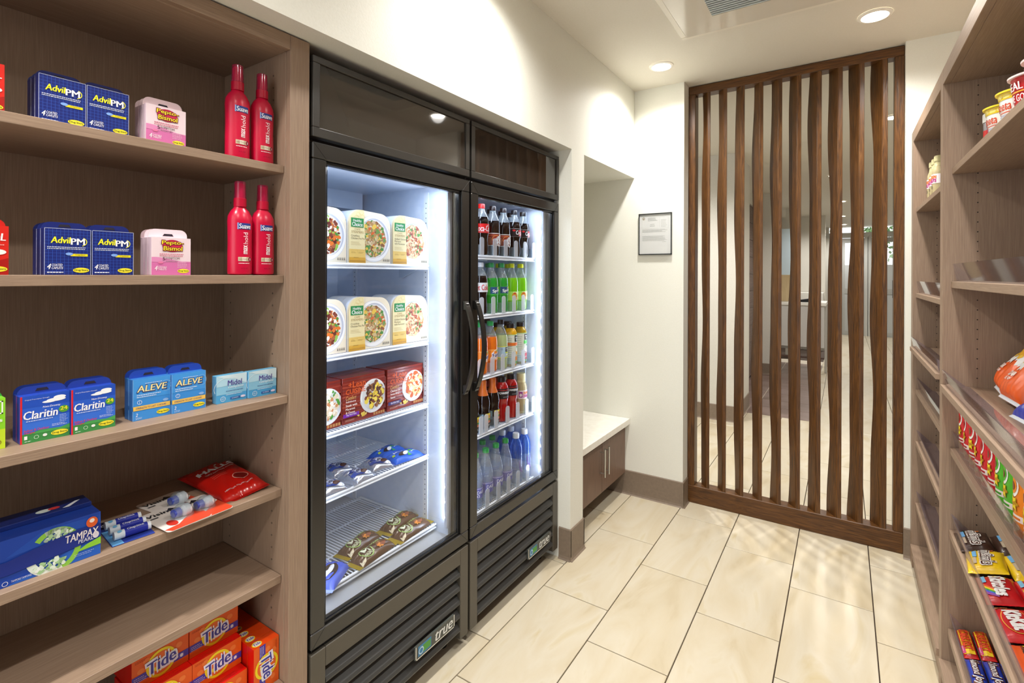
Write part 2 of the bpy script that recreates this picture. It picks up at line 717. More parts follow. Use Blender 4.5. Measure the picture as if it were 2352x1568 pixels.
# wood clad wall with a light trim, past the lobby corner
dw = MB()
dw.box(-1.14, 6.3, 0.02, -1.075, 7.938, 2.36, P('4a3a33'))
wp = struct('wall_cladding', dw)
for j in range(10):
    q = MB().bbox(-1.075, 6.31, 0.03 + 0.232 * j, -1.06, 7.93, 0.03 + 0.232 * j + 0.228, 0.003,
                  grain('clad', [(0.3, '62514a'), (0.7, '7a6861')], (60, 3, 60), 0.5, 3) if j == 0 else bpy.data.materials['clad'])
    q.build('panel', wp)
dh = MB()
dh.box(-1.16, 5.88, 2.36, -1.05, 7.94, CEIL, M_lw)
struct('trim_1', dh)

# reception desk
desk = thing('reception_desk', 'white reception desk on slim metal legs in the lobby behind the slats', 'desk', (0, 8.45, 0))
MB().bbox(-0.95, -0.02, 0.965, -0.21, 0.72, 1.01, 0.004, P('f2efe8', 0.3)).build('desktop', desk)
MB().bbox(-0.93, 0.0, 0.36, -0.23, 0.03, 0.965, 0.003, P('cfccc8', 0.4)).build('modesty_panel', desk)
MB().bbox(-0.95, 0.18, 0.30, -0.21, 0.24, 0.36, 0.003, P('bcb9b4', 0.4)).build('rail', desk)
for x in (-0.88, -0.23):
    for y in (0.05, 0.66):
        MB().bbox(x, y, 0, x + 0.03, y + 0.03, 0.965, 0.002, P('b9b6b0', 0.35, 0.6)).build('leg', desk)
MB().bbox(-0.85, -0.005, 0.20, -0.23, 0.02, 0.225, 0.002, P('5e4a42')).build('foot_rail', desk)
MB().bbox(-0.9, 0.30, 0.31, -0.23, 0.32, 0.33, 0.002, P('5e4a42')).build('foot_rail', desk)
t = thing('desk_screen_panel', 'pale birch panel standing at the left end of the reception desk', 'panel', (-0.82, 8.62, 1.012))
MB().bbox(-0.1, 0, 0, 0.20, 0.03, 0.40, 0.003, grain('birch', [(0.3, 'cdb48a'), (0.7, 'dcc69d')], (30, 30, 3), 0.5, 4, 1)).build('board', t)
t = thing('desk_phone', 'black desk phone lying on the white reception desk', 'phone', (-0.60, 8.55, 1.011))
ph = MB(); ph.prism([(0, 0), (0.17, 0), (0.17, 0.05), (0, 0.02)], 0, 0.16, P('15151a', 0.4), 'y'); ph.build('base', t)
MB().bbox(0.0, 0.01, 0.05, 0.05, 0.15, 0.08, 0.008, P('101014', 0.35)).build('handset', t)
t = thing('desk_plant', 'small spindly dark plant in a white pot on the reception desk', 'plant', (-0.60, 8.85, 1.011))
MB().lathe([(0.045, 0), (0.06, 0.10), (0.055, 0.10), (0.05, 0.09)], P('e9e6e0', 0.3), 16).build('pot', t, smooth=True)
rd = random.Random(4)
pl = MB()
for i in range(12):
    a = rd.uniform(0, 6.28); l_ = rd.uniform(.08, .16)
    p1 = (math.cos(a) * l_ * .4, math.sin(a) * l_ * .4, .10 + l_)
    pl.tube([(0, 0, .09), (p1[0] * .5, p1[1] * .5, .1 + l_ * .6), p1], .003, P('2e3626'), 5)
    pl.poly([(p1[0] - .02, p1[1], p1[2]), (p1[0], p1[1] - .012, p1[2] + .01), (p1[0] + .025, p1[1], p1[2] + .02), (p1[0], p1[1] + .012, p1[2] + .012)], P('34402b'))
pl.build('foliage', t)
tag(MB().bbox(-0.80, 11.0, 0, -0.32, 11.38, 1.08, 0.004, P('dedbd3')).build('back_counter'), 'low white counter against the pale wall behind the reception desk', 'counter')
tag(MB().bbox(-1.0, 9.72, 0.9, -0.735, 9.89, 2.2, 0.006, P('cfe0ea', 0.3)).build('display_column'), 'tall pale blue column standing behind the reception desk', 'column')

# storefront at the far end of the lobby
SY = 14.3
sf = MB()
GRY = P('c9c9c4', 0.4)
sf.box(-1.2, SY, 2.30, 1.9, SY + 0.10, 2.42, GRY)
sf.box(-1.2, SY, 3.2, 1.9, SY + 0.10, 3.3, GRY)
for x in (-0.12, 0.40, 0.46, 1.05, 1.6):
    sf.box(x, SY - 0.01, 0, x + 0.07, SY + 0.09, 2.30, GRY)
sf.box(-3.2, SY, 0, -0.12, SY + 0.1, 2.30, P('d5d2c8'))
sf.box(-3.2, SY, 2.42, -0.3, SY + 0.1, CEIL, M_lw)
struct('window_1', sf)
for n_, (xa, xb) in enumerate(((-0.05, 0.40), (0.53, 1.05))):
    d = MB()
    for a in ((xa + .07, 0.0, xb - .07, 0.10), (xa + .07, 0.98, xb - .07, 1.10), (xa + .07, 2.18, xb - .07, 2.29)):
        d.box(a[0], SY + .02, a[1], a[2], SY + .07, a[3], P('b9bab6', .4))
    for x in (xa, xb - 0.07):
        d.box(x, SY + .02, 0, x + 0.07, SY + .07, 2.29, P('b9bab6', .4))
    dd = struct('door_%d' % (n_ + 1), d)
    MB().box(xa + .07, SY + .03, .10, xb - .07, SY + .06, .98, P('c3c6c6', .4)).build('panel', dd)
    MB().box(xa + .07, SY + .03, 1.10, xb - .07, SY + .06, 1.66, P('c9cccc', .4)).build('panel', dd)
    MB().box(xa + .07, SY + .04, 1.66, xb - .07, SY + .046, 2.18, M_glass).build('pane', dd)
    MB().tube([(xb - .12, SY - .03, .9), (xb - .12, SY - .03, 1.3)], .012, P('2a2c30', .4), 8).build('pull_handle', dd)
# outside
tag(MB().box(-14, 14.6, -0.12, 14, 40, -0.02, P('bdbab2', .8)).build('pavement'), 'pale sunlit pavement outside the lobby doors', 'pavement', kind='structure')
rd = random.Random(8)
for n_, (x, y, s_) in enumerate(((-1.6, 24, 1.5), (1.7, 25, 1.6), (5.2, 24.5, 1.6))):
    t = thing('tree', ['left tree seen through the glass above the lobby doors', 'middle tree seen through the glass beyond the lobby doors',
                       'right tree seen through the glass beyond the lobby doors'][n_], 'tree', (x, y, -0.02))
    MB().lathe([(.13, 0), (.1, 1.2), (.07, 3.0)], P('5b4a3a', .8), 10).build('trunk', t, smooth=True)
    f = MB()
    for i in range(900):
        a, b, r_ = rd.uniform(0, 6.28), rd.uniform(-1, 1), s_ * rd.uniform(.5, 1)
        q = math.sqrt(1 - b * b)
        p = Vector((r_ * q * math.cos(a), r_ * q * math.sin(a), 3.6 + r_ * b))
        u = Vector((rd.uniform(-1, 1), rd.uniform(-1, 1), rd.uniform(-1, 1))).normalized() * .11
        v_ = u.cross(Vector((rd.uniform(-1, 1), rd.uniform(-1, 1), rd.uniform(-1, 1)))).normalized() * .06
        f.poly([p - u, p + v_, p + u, p - v_], ['4f7040', '6f8f58', '8aa878'][i % 3])
    tag(f.build('foliage', t), kind='stuff')

# ================================================================== CEILING FITTINGS
lab = ['ceiling downlight nearest the inside corner, over the framed notice', 'ceiling downlight in front of the right end of the slatted screen',
       'ceiling downlight over the freezer', 'ceiling downlight over the right shelving aisle',
       'ceiling downlight over the medicine cabinet', 'ceiling downlight straight above the camera',
       'ceiling downlight behind the camera on the left', 'ceiling downlight behind the camera on the right']
M_em = P('fff6e6', .5, emit=14)


def downlight(x, y, label, group, m):
    t = thing('ceiling_downlight', label, 'downlight', (x, y, CEIL), 0, group)
    MB().lathe([(.066, -.0005), (.064, -.006), (.052, -.009), (.050, -.003)], P('f2efe6', .4), 32, cap=False).build('trim_ring', t, smooth=True)
    a = MB(); n = 32
    a.poly([(.0505 * math.cos(6.2832 * k / n), -.0505 * math.sin(6.2832 * k / n), -.004) for k in range(n)], m)
    a.build('diffuser', t)
    return t


for i, (x, y) in enumerate(DOWNLIGHTS):
    downlight(x, y, lab[i], 'downlights of the snack nook', M_em)
d0 = None
for i, (x, y) in enumerate(LOBBY_LIGHTS):
    nm = ['third lobby downlight from the entrance doors', 'second lobby downlight from the entrance doors', 'lobby downlight nearest the entrance doors',
          'lobby downlight over the edge of the brown tiles', 'lobby downlight over the brown tiles', 'lobby downlight by the near lobby wall', 'lobby downlight just beyond the slatted screen', 'added lobby downlight brightening the wall behind the desk'][i]
    downlight(x, y, nm, 'downlights of the lobby', M_em)
# ceiling cassette
cs = thing('ceiling_cassette', 'square white air conditioning cassette with a grey slatted intake grille in the ceiling', 'air conditioner', (-0.667, 1.55, CEIL))
W_ = 0.97
M_cs = P('e6e0d2', .35)
q = MB()
fr_ = [(0, 0, W_, .028), (0, W_ - .028, W_, W_), (0, .028, .028, W_ - .028), (W_ - .028, .028, W_, W_ - .028)]
for a in fr_:
    q.bbox(a[0], a[1], -.012, a[2], a[3], .0, .003, M_cs)
q.build('frame', cs)
q = MB()
i0, i1, g0, g1 = .028, W_ - .028, .176, W_ - .176
for a in ((i0, i0, i1, g0), (i0, g1, i1, i1), (i0, g0, g0, g1), (g1, g0, i1, g1)):
    q.box(a[0], a[1], -.015, a[2], a[3], .0, P('d9d3c6', .12))
q.build('panel', cs)
MB().box(g0, g0, -.012, g1, g1, -.002, P('5d5c5a')).build('grille_backing', cs)
sl = MB().bbox(0, 0, -.019, g1 - g0, .006, -.0125, .0015, P('c8d2d2', .35)).build('slat', cs, (g0, g0 + .008, 0))
for k in range(1, 34):
    c = sl.copy(); C.objects.link(c); c.parent = cs; c.location = (g0, g0 + .008 + .018 * k, 0)
# smoke detector in the lobby
t = thing('sprinkler_head', 'small sprinkler head hanging from the lobby ceiling seen between the last slats', 'sprinkler', (0.42, 7.6, CEIL))
MB().lathe([(.04, 0), (.04, -.006), (.012, -.01), (.012, -.03), (.03, -.034), (.03, -.038)], P('e8e4da', .3), 16).build('body', t, smooth=True)

# ================================================================== SLATTED SCREEN
SX0, SX1, SYF, SYB = -0.805, 0.2525, 3.19, 3.262
sc = thing('slatted_screen', 'floor to ceiling dark stained oak screen of ten wavy edged vertical slats', 'screen', (-0.276, 3.225, 0))
OX, OY = -0.276, 3.225
MB().bbox(SX0 - OX, SYF - OY, 0, SX1 - OX, SYB - OY + .004, .107, .003, M_oakH).build('bottom_rail', sc)
MB().bbox(SX0 - OX, SYF - OY, 2.512, SX1 - OX, SYB - OY + .004, CEIL - .004, .003, M_oakH).build('top_rail', sc)
for x in (SX0, SX1 - .041):
    MB().bbox(x - OX, SYF - OY, .107, x + .041 - OX, SYB - OY + .004, 2.512, .003, M_oakV).build('stile', sc)
SL = [-.673, -.579, -.483, -.385, -.289, -.195, -.099, -.004, .091, .189]
rd = random.Random(11)
for i, x in enumerate(SL):
    mb = MB()
    th = .021 + .0004 * i
    ph_ = 4.6 - .42 * i
    nz = 40
    z0, z1 = .107, 2.512
    fr = []; bk = []
    for k in range(nz + 1):
        z = z0 + (z1 - z0) * k / nz
        yb = SYB - .006 + .0085 * math.sin(ph_ + 2 * math.pi * z / 1.15) + .004 * math.sin(1.7 * i + 2 * math.pi * z / .62)
        fr.append((SYF + .003, z)); bk.append((yb, z))
    vs = []; fs = []
    for k in range(nz + 1):
        for (xx, yy) in ((x - th, fr[k][0] + .003), (x - th + .003, fr[k][0]), (x - .003, fr[k][0]), (x, fr[k][0] + .003), (x, bk[k][0] - .003), (x - .004, bk[k][0]), (x - th + .004, bk[k][0]), (x - th, bk[k][0] - .003)):
            vs.append((xx - .68 * (yy - SYF) - OX, yy - OY, fr[k][1]))
    for k in range(nz):
        for j in range(8):
            j2 = (j + 1) % 8
            fs.append((k * 8 + j, k * 8 + j2, k * 8 + 8 + j2, k * 8 + 8 + j))
    mb.mesh(vs, fs, M_oakV)
    mb.build('slat', sc)

# ================================================================== FRAMED NOTICE
t = thing('framed_notice', 'printed notice in a thin black frame on the cream wall beside the slatted screen', 'picture frame', (-.978, WB - .012, 1.655), 0)
fx0, fx1, fz0, fz1 = -.103, .103, -.129, .129
q = MB()
for a in ((fx0, fz0, fx1, fz0 + .006), (fx0, fz1 - .006, fx1, fz1), (fx0, fz0, fx0 + .005, fz1), (fx1 - .005, fz0, fx1, fz1)):
    q.box(a[0], -.002, a[1], a[2], .011, a[3], P('26292a', .35))
q.build('frame', t)
q = MB(); q.box(fx0 + .004, .003, fz0 + .004, fx1 - .004, .010, fz1 - .004, P('dfe1e0', .5)); q.build('backing', t)
q = MB()
pr = Pr(q, lambda u, v, l: (u, .003 - l, v))
pr.rect(-.098, -.124, .098, .122, 'e2e4e4', 1)
pr.rect(-.098, .108, .098, .122, 'cfd2d0', 2)
pr.ell(-.072, .098, .0085, .0085, '8d7a55', 3); pr.ell(-.072, .098, .006, .006, 'e4e4df', 4); pr.text('i', -.074, .093, -.070, .103, '6a5a3a', 5)
G_ = '9fa3a1'
for a in ((-.083, .104, .083, .1044), (-.083, .035, .083, .0354), (-.083, .035, -.0826, .104), (.0826, .035, .083, .104), (.028, .042, .0284, .104)):
    pr.rect(*a, G_, 3)
pr.lines(-.045, .082, .02, .104, 4, G_, 3, 3); pr.lines(-.03, .06, -.0, .064, 1, '5f6362', 3, 4); pr.text('CERTIFICATE', -.032, .048, -.002, .053, '5f6362', 3)
pr.lines(.038, .045, .076, .095, 6, G_, 3, 6, .2); pr.lines(-.08, .012, .08, .032, 4, G_, 3, 7, .4)
pr.lines(-.08, -.042, .08, -.008, 7, G_, 3, 9, .35); pr.lines(.045, -.05, .078, -.046, 1, G_, 3, 2)
q.build('printed_sheet', t)
MB().box(fx0 + .004, -.0005, fz0 + .004, fx1 - .004, .0008, fz1 - .004, M_glass).build('glazing', t)

# ================================================================== NICHE CABINET
nc = thing('wall_cabinet', 'brown laminate double door cabinet hung in the niche under the white counter', 'cabinet', (-1.168, 2.352, .135))
MB().box(-.40, .002, .006, -.022, .734, .296, M_lamD).build('body', nc)
for k, (a, b) in enumerate(((.002, .366), (.370, .734))):
    d = MB().bbox(-.020, a, 0, 0, b, .284, .0012, M_lamD).build('door', nc)
    y = (.366 - .028) if k == 0 else (.370 + .028)
    q = MB()
    q.tube([(.030, y, .105), (.030, y, .265)], .0055, M_steel, 10)
    for z in (.125, .245):
        q.tube([(0, y, z), (.030, y, z)], .004, M_steel, 8)
    q.build('bar_handle', d, smooth=True)
tag(MB().bbox(-1.75, 2.350, .446, -1.138, 3.088, .484, .002, M_quartz).build('countertop'), 'white quartz countertop across the niche above the brown cabinet', 'countertop')

# ================================================================== LEFT SHELVING CABINET
CF = -1.185   # face plane
CYR = .757    # inner face of the right side panel
lc = thing('shelving_cabinet', 'tall greige laminate open shelving cabinet on the left holding medicines', 'shelving unit', (-1.35, 0.1, 0))
LX, LY = -1.35, 0.1


def lbox(x0, y0, z0, x1, y1, z1, m, name, b=.001, par=None, ox=LX, oy=LY):
    return MB().bbox(x0 - ox, y0 - oy, z0, x1 - ox, y1 - oy, z1, b, m).build(name, par or lc)


lbox(-1.54, CYR, 0, CF - .0215, .778, 2.012, M_lamV, 'side_panel')
lbox(CF - .020, CYR, 0, CF, .812, 2.012, M_lamV, 'face_stile')
lbox(-1.54, -.62, 0, CF, -.60, 2.012, M_lamV, 'side_panel')
lbox(-1.54, -.60, 0, -1.512, CYR, 2.012, M_lamV, 'back_panel')
lbox(-1.512, -.60, 1.974, CF - .0215, CYR, 1.995, M_lamH, 'top_panel')
lbox(CF - .020, -.60, 1.974, CF, CYR - .0005, 2.012, M_lamH, 'fascia')
SHZ = [(1.680, -1.211), (1.396, -1.211), (1.088, -1.190), (.842, -1.217), (.618, -1.217)]
for z, xf in SHZ:
    lbox(-1.511, -.599, z - .020, xf, CYR - .001, z, M_lamH, 'shelf')
lbox(-1.511, -.599, .325, -1.205, CYR - .001, .345, M_lamH, 'shelf')
lbox(CF - .03, -.599, 0, CF - .01, CYR - .001, .09, M_lamH, 'toe_kick')
hol = MB()
for x in (-1.475, -1.262):
    for k in range(48):
        z = .42 + .032 * k
        hol.lathe([(.0026, 0), (.0026, .0008)], P('6a5a4c'), 8)
        # turn the last ring pair to face -y
        for j in range(len(hol.v) - 16, len(hol.v)):
            a, b, c = hol.v[j]
            hol.v[j] = (x - LX + a, CYR - LY - c, z + b)
tag(hol.build('shelf_pin_holes', lc), kind='stuff')

# ================================================================== RIGHT SHELVING
RF = .277
rc = thing('shelving_cabinet', 'tall greige laminate double bay shelving along the right wall holding snacks', 'shelving unit', (.48, 2.0, 0))
OXR, OYR = .48, 2.0


def rbox(x0, y0, z0, x1, y1, z1, m, name, b=.001):
    return lbox(x0, y0, z0, x1, y1, z1, m, name, b, rc, OXR, OYR)


RT = 2.10
rbox(RF, 2.211, 0, .70, 2.262, RT, M_lamV, 'divider')
rbox(RF, 3.074, 0, .70, 3.148, RT, M_lamV, 'side_panel')
rbox(RF, -.9, 0, .70, -.86, RT, M_lamV, 'side_panel')
rbox(.685, -.86, 0, .70, 2.211, RT, M_lamV, 'back_panel')
rbox(.685, 2.262, 0, .70, 3.074, RT, M_lamV, 'back_panel')
for (a, b) in ((-.86, 2.211), (2.262, 3.074)):
    rbox(RF + .02, a, 2.046, .684, b, 2.066, M_lamH, 'top_panel')
    rbox(RF, a, 2.046, RF + .0195, b, RT, M_lamH, 'fascia')
    rbox(RF + .006, a, 0, RF + .02, b, .085, M_lamH, 'toe_kick')
NEAR = [(1.762, .301), (1.383, .299), (1.036, .272), (.828, .298), (.553, .296), (.222, .293)]
FAR = [(1.726, .288), (1.318, .287), (1.062, .266), (.858, .288), (.610, .288), (.316, .288)]
for z, x in NEAR:
    rbox(x, -.859, z - .022, .684, 2.210, z, M_lamH, 'shelf')
for z, x in FAR:
    rbox(x, 2.263, z - .020, .684, 3.073, z, M_lamH, 'shelf')
rbox(.27, 2.263, .085, .684, 3.073, .112, M_lamH, 'shelf')
rbox(.27, -.859, .085, .684, 2.210, .112, M_lamH, 'shelf')
hol = MB()
for yy in (2.211, 3.074):
    for x in (.365,):
        for k in range(54):
            z = .33 + .032 * k
            hol.lathe([(.0021, 0), (.0021, .0008)], P('2e241c'), 8)
            for j in range(len(hol.v) - 16, len(hol.v)):
                a, b, c = hol.v[j]
                hol.v[j] = (x - OXR + a, yy - OYR - c, z + b)
tag(hol.build('shelf_pin_holes', rc), kind='stuff')
# clear acrylic guards standing on the shelf fronts
gi = 0
words = ['topmost', 'second', 'third', 'fourth', 'fifth']


def guard(z, x, y0, y1, h, label):
    g = thing('shelf_guard', label, 'shelf guard', (x, (y0 + y1) / 2, z))
    L = (y1 - y0) / 2
    q = MB()
    q.prism([(0, .0005), (.06, .0005), (.06, .003), (.003, .003), (-.007, h), (-.010, h)], -L, L, M_acry, 'y')
    q.build('acrylic_lip', g)
    for yy in (-L, L - .003):
        MB().prism([(.002, .003), (.05, .003), (-.0065, h)], yy, yy + .003, M_acry, 'y').build('end_cheek', g)


for i, (z, x) in enumerate(NEAR[1:]):
    guard(z, x + .012, -.85, 2.196, .058 if i != 1 else .052, 'clear acrylic lip on the %s guarded shelf of the near right bay' % words[i])
for i, (z, x) in enumerate(FAR[1:]):
    guard(z, x + .012, 2.275, 3.06, .058 if i != 1 else .05, 'clear acrylic lip on the %s guarded shelf of the far right bay' % words[i])
# ================================================================== GLASS DOOR REFRIGERATORS
FX = -1.18          # front plane of doors and grille


def wire_shelf(par, z, xf, y0, y1, depth, name='wire_shelf', label=None):
    """epoxy coated wire shelf: front lip, side rails, cross rods and one joined mat of wires"""
    q = MB()
    W1 = P('eef3fa', .3)
    q.tube([(xf - .004, y0, z - .004), (xf - .004, y1, z - .004)], .004, W1, 8)
    q.tube([(xf - .004, y0, z - .016), (xf - .004, y1, z - .016)], .003, W1, 8)
    q.bbox(xf - .010, y0, z - .018, xf - .007, y1, z - .002, .0008, W1)
    for xx in (xf - depth * .35, xf - depth * .68, xf - depth + .005):
        q.tube([(xx, y0, z - .010), (xx, y1, z - .010)], .0032, W1, 6)
    for yy in (y0 + .003, y1 - .003):
        q.tube([(xf - .006, yy, z - .006), (xf - depth, yy, z - .006)], .003, W1, 6)
    sh = q.build(name, par, smooth=True)
    q = MB()
    n = int((y1 - y0) / .0125)
    for k in range(1, n):
        yy = y0 + (y1 - y0) * k / n
        q.tube([(xf - .012, yy, z - .003), (xf - depth, yy, z - .003)], .0018, W1, 5)
    tag(q.build('wires', sh), kind='stuff')
    return sh


def fridge(label, y0, y1, iz0, shelves, dividers, mirror=False):
    """origin at the floor under the front left corner (y0)"""
    t = thing('glass_door_merchandiser', label, 'refrigerator', (FX, y0, 0), 0, None)
    Wd = y1 - y0
    B = M_black
    # cabinet shell: five walls around a white cavity
    q = MB()
    q.box(-.78, .0, .045, -.03, .045, 1.985, B); q.box(-.78, Wd - .045, .045, -.03, Wd, 1.985, B)
    q.box(-.78, .045, .045, -.74, Wd - .045, 1.985, B)
    q.box(-.74, .045, 1.76, -.03, Wd - .045, 1.985, B); q.box(-.74, .045, .045, -.03, Wd - .045, .375, B)
    q.build('cabinet', t)
    q = MB()   # liner with inward faces
    a0, a1, z0, z1, xb, xf = .062, Wd - .062, iz0, 1.735, -.70, -.052
    q.box(xb - .02, a0, z0, xb, a1, z1, M_cavity)
    q.box(xb - .02, .046, z0 - .02, xf, a0, z1 + .02, M_cavity); q.box(xb - .02, a1, z0 - .02, xf, Wd - .046, z1 + .02, M_cavity)
    q.box(xb - .02, a0, z0 - .02, xf, a1, z0, P('a9adb2', .35))
    q.box(xb - .02, a0, z1, xf, a1, z1 + .02, M_cavity)
    q.box(xb, a0 + .03, z1 - .07, xb + .2, a1 - .03, z1, M_cavity)
    ln = q.build('liner', t)
    # slotted shelf standards
    for (yy, sg) in ((a0, 1), (a1, -1)):
        for xx in (-.165, -.58):
            q = MB()
            q.bbox(xx - .012, yy, z0 + .01, xx + .012, yy + sg * .004, z1 - .02, .0008, P('dfe7f2', .3))
            s_ = q.build('shelf_standard', ln)
            q = MB()
            for k in range(int((z1 - z0 - .06) / .019)):
                zz = z0 + .03 + k * .019
                q.box(xx - .0016, yy + sg * .004, zz, xx + .0016, yy + sg * .0046, zz + .0042, P('4c5664'))
            tag(q.build('slots', ln), kind='stuff')
    # header sign
    q = MB()
    h0, h1 = 1.768, 1.985
    for a in ((.004, h0, Wd - .004, h0 + .026), (.004, h1 - .018, Wd - .004, h1), (.004, h0 + .026, .026, h1 - .018), (Wd - .026, h0 + .026, Wd - .004, h1 - .018)):
        q.bbox(-.028, a[0], a[1], 0, a[2], a[3], .0015, M_hdr)
    hd = q.build('header_frame', t)
    MB().box(-.026, .026, h0 + .026, -.006, Wd - .026, h1 - .018, M_sign).build('sign_panel', hd)
    # door
    d0, d1, e0, e1 = .004, Wd - .004, .392, 1.754
    fwid = .044
    q = MB()
    for a in ((d0, e0, d1, e0 + fwid), (d0, e1 - fwid, d1, e1), (d0, e0 + fwid, d0 + fwid, e1 - fwid), (d1 - fwid, e0 + fwid, d1, e1 - fwid)):
        q.bbox(-.026, a[0], a[1], 0, a[2], a[3], .003, B)
    dr = q.build('door', t)
    q = MB()
    i0, i1, j0, j1 = d0 + fwid, d1 - fwid, e0 + fwid, e1 - fwid
    g = .009
    for a in ((i0, j0, i1, j0 + g), (i0, j1 - g, i1, j1), (i0, j0 + g, i0 + g, j1 - g), (i1 - g, j0 + g, i1, j1 - g)):
        q.bbox(-.030, a[0], a[1], -.009, a[2], a[3], .0015, P('17181b', .22))
    q.build('gasket', dr)
    MB().box(-.017, i0 + g, j0 + g, -.013, i1 - g, j1 - g, M_glass).build('glass_pane', dr)
    # mitre lines at the four corners
    q = MB()
    for (ya, yb, za, zb) in ((d0, i0, e0, j0), (d1, i1, e0, j0), (d0, i0, e1, j1), (d1, i1, e1, j1)):
        q.tube([(.0002, ya, za), (.0002, yb, zb)], .0006, P('060606', .6), 4)
    q.build('mitre_joint', dr)
    # bowed handle
    hy = (d1 - .030) if not mirror else (d0 + .022)
    q = MB()
    pts = []
    n = 18
    zb_, zt_ = .955, 1.300
    for k in range(n + 1):
        f = k / n
        z = zb_ + (zt_ - zb_) * f
        x = .006 + .040 * math.sin(math.pi * f) ** .8
        pts.append((x, z))
    vs = []; fs = []
    for k, (x, z) in enumerate(pts):
        vs += [(x - .004, hy - .011, z), (x + .004, hy - .011, z), (x + .004, hy + .011, z), (x - .004, hy + .011, z)]
    for k in range(n):
        for j in range(4):
            j2 = (j + 1) % 4
            fs.append((k * 4 + j, k * 4 + j2, k * 4 + 4 + j2, k * 4 + 4 + j))
    fs += [(3, 2, 1, 0), (n * 4, n * 4 + 1, n * 4 + 2, n * 4 + 3)]
    q.mesh(vs, fs, M_black)
    for zz in (zb_ + .02, zt_ - .02):
        q.bbox(0, hy - .009, zz - .014, .018, hy + .009, zz + .014, .003, M_black)
    q.build('handle', dr)
    # grille
    q = MB()
    s0 = .05
    q.bbox(-.03, .004, .046, 0, s0, .380, .002, M_grille); q.bbox(-.03, Wd - s0, .046, 0, Wd - .004, .380, .002, M_grille)
    q.bbox(-.03, s0, .325, 0, Wd - s0, .380, .002, M_grille)
    q.box(-.05, s0, .046, -.034, Wd - s0, .330, P('0c0c0c', .7))
    gr = q.build('lower_grille', t)
    lv = None
    for k in range(5):
        zz = .088 + .0507 * k
        if lv is None:
            q = MB()
            q.prism([(-.002, -.012), (0, -.006), (-.003, .002), (-.026, .026), (-.030, .024), (-.008, -.004), (-.010, -.012)], s0 + .001, Wd - s0 - .001, M_louv, 'y')
            lv = q.build('louver', gr, (0, 0, zz))
        else:
            c = lv.copy(); C.objects.link(c); c.parent = gr; c.location = (0, 0, zz)
    # badge
    bd = MB()
    by0, by1, bz0, bz1 = Wd - .29, Wd - .092, .123, .168
    bd.bbox(-.001, by0, bz0, .007, by1, bz1, .001, P('4d504c', .35))
    bo = bd.build('maker_badge', gr)
    q = MB(); pr = Pr(q, lambda u, v, l: (.0072 + l, u, v))
    for a in ((by0, bz0, by1, bz0 + .004), (by1 - .004, bz0, by1, bz1), (by0, bz0, by0 + .004, bz1)):
        pr.rect(*a, P('d8dad8', .25, .7))
    pr.rect(by0 + .012, bz0 + .007, by0 + .075, bz1 - .004, '3d7fae', 1)
    pr.rect(by0 + .035, bz0 + .012, by0 + .072, bz1 - .01, '4f9a3e', 2)
    pr.ring(by0 + .026, (bz0 + bz1) / 2, .012, .012, .004, 'b7d4e8', 3)
    pr.text('true', by0 + .095, bz0 + .009, by1 - .012, bz1 - .006, P('e6e8e6', .3), 3, .02, .25)
    q.build('badge_print', bo)
    for yy in (.06, Wd - .06):
        for xx in (-.08, -.70):
            MB().lathe([(.018, 0), (.018, .012), (.010, .014), (.010, .046)], P('101010', .5), 12, xx, yy).build('foot', t, smooth=True)
    # led strips behind the door jambs
    for yy in (a0 + .008, a1 - .008):
        q = MB()
        q.bbox(-.056, yy - .006, z0 + .03, -.046, yy + .006, z1 - .03, .001, P('cdd9ee', .3))
        st = q.build('led_strip', t)
        q = MB()
        for k in range(22):
            zz = z0 + .07 + k * (z1 - z0 - .14) / 21
            q.box(-.0585, yy - .003, zz - .004, -.056, yy + .003, zz + .004, P('dfe9ff', .5, emit=18))
        tag(q.build('diodes', st), kind='stuff')
        area('fridge_lamp', (FX - .062, y0 + yy, (z0 + z1) / 2), (0, R(90), R(38 if yy > Wd / 2 else -38)), z1 - z0 - .1, .012, .60, (.74, .85, 1.0), 175)
    area('fridge_lamp', (FX - .10, (y0 + y1) / 2, z1 - .012), (0, 0, 0), .03, Wd - .2, .7, (.74, .85, 1.0))
    for i, (z, xs) in enumerate(shelves):
        sh = wire_shelf(t, z, xs - FX, a0 + .006, a1 - .006, .43)
        for yy in (a0 + .004, a1 - .010):
            q = MB(); q.prism([(xs - FX - .03, z - .004), (xs - FX - .16, z - .004), (xs - FX - .16, z - .05), (xs - FX - .14, z - .05)], yy, yy + .004, P('b9c8dc', .4), 'y')
            q.build('bracket', sh)
        if dividers and i in dividers:
            for yc in dividers[i]:
                q = MB()
                yl = yc - y0
                xx = xs - FX + .002
                # tall plastic finger of the gravity glide
                pts = [(-.014, .0)]
                for k in range(7):
                    a = math.pi * (1 - k / 6)
                    pts.append((.014 * math.cos(a), .066 + .010 * math.sin(a)))
                pts.append((.014, .0))
                q.prism([(yl + p[0], z + p[1]) for p in pts], xx - .003, xx, M_frost, 'x')
                q.bbox(xx - .20, yl - .0015, z, xx - .004, yl + .0015, z + .045, .0005, M_pet)
                q.build('lane_divider', sh)
    return t


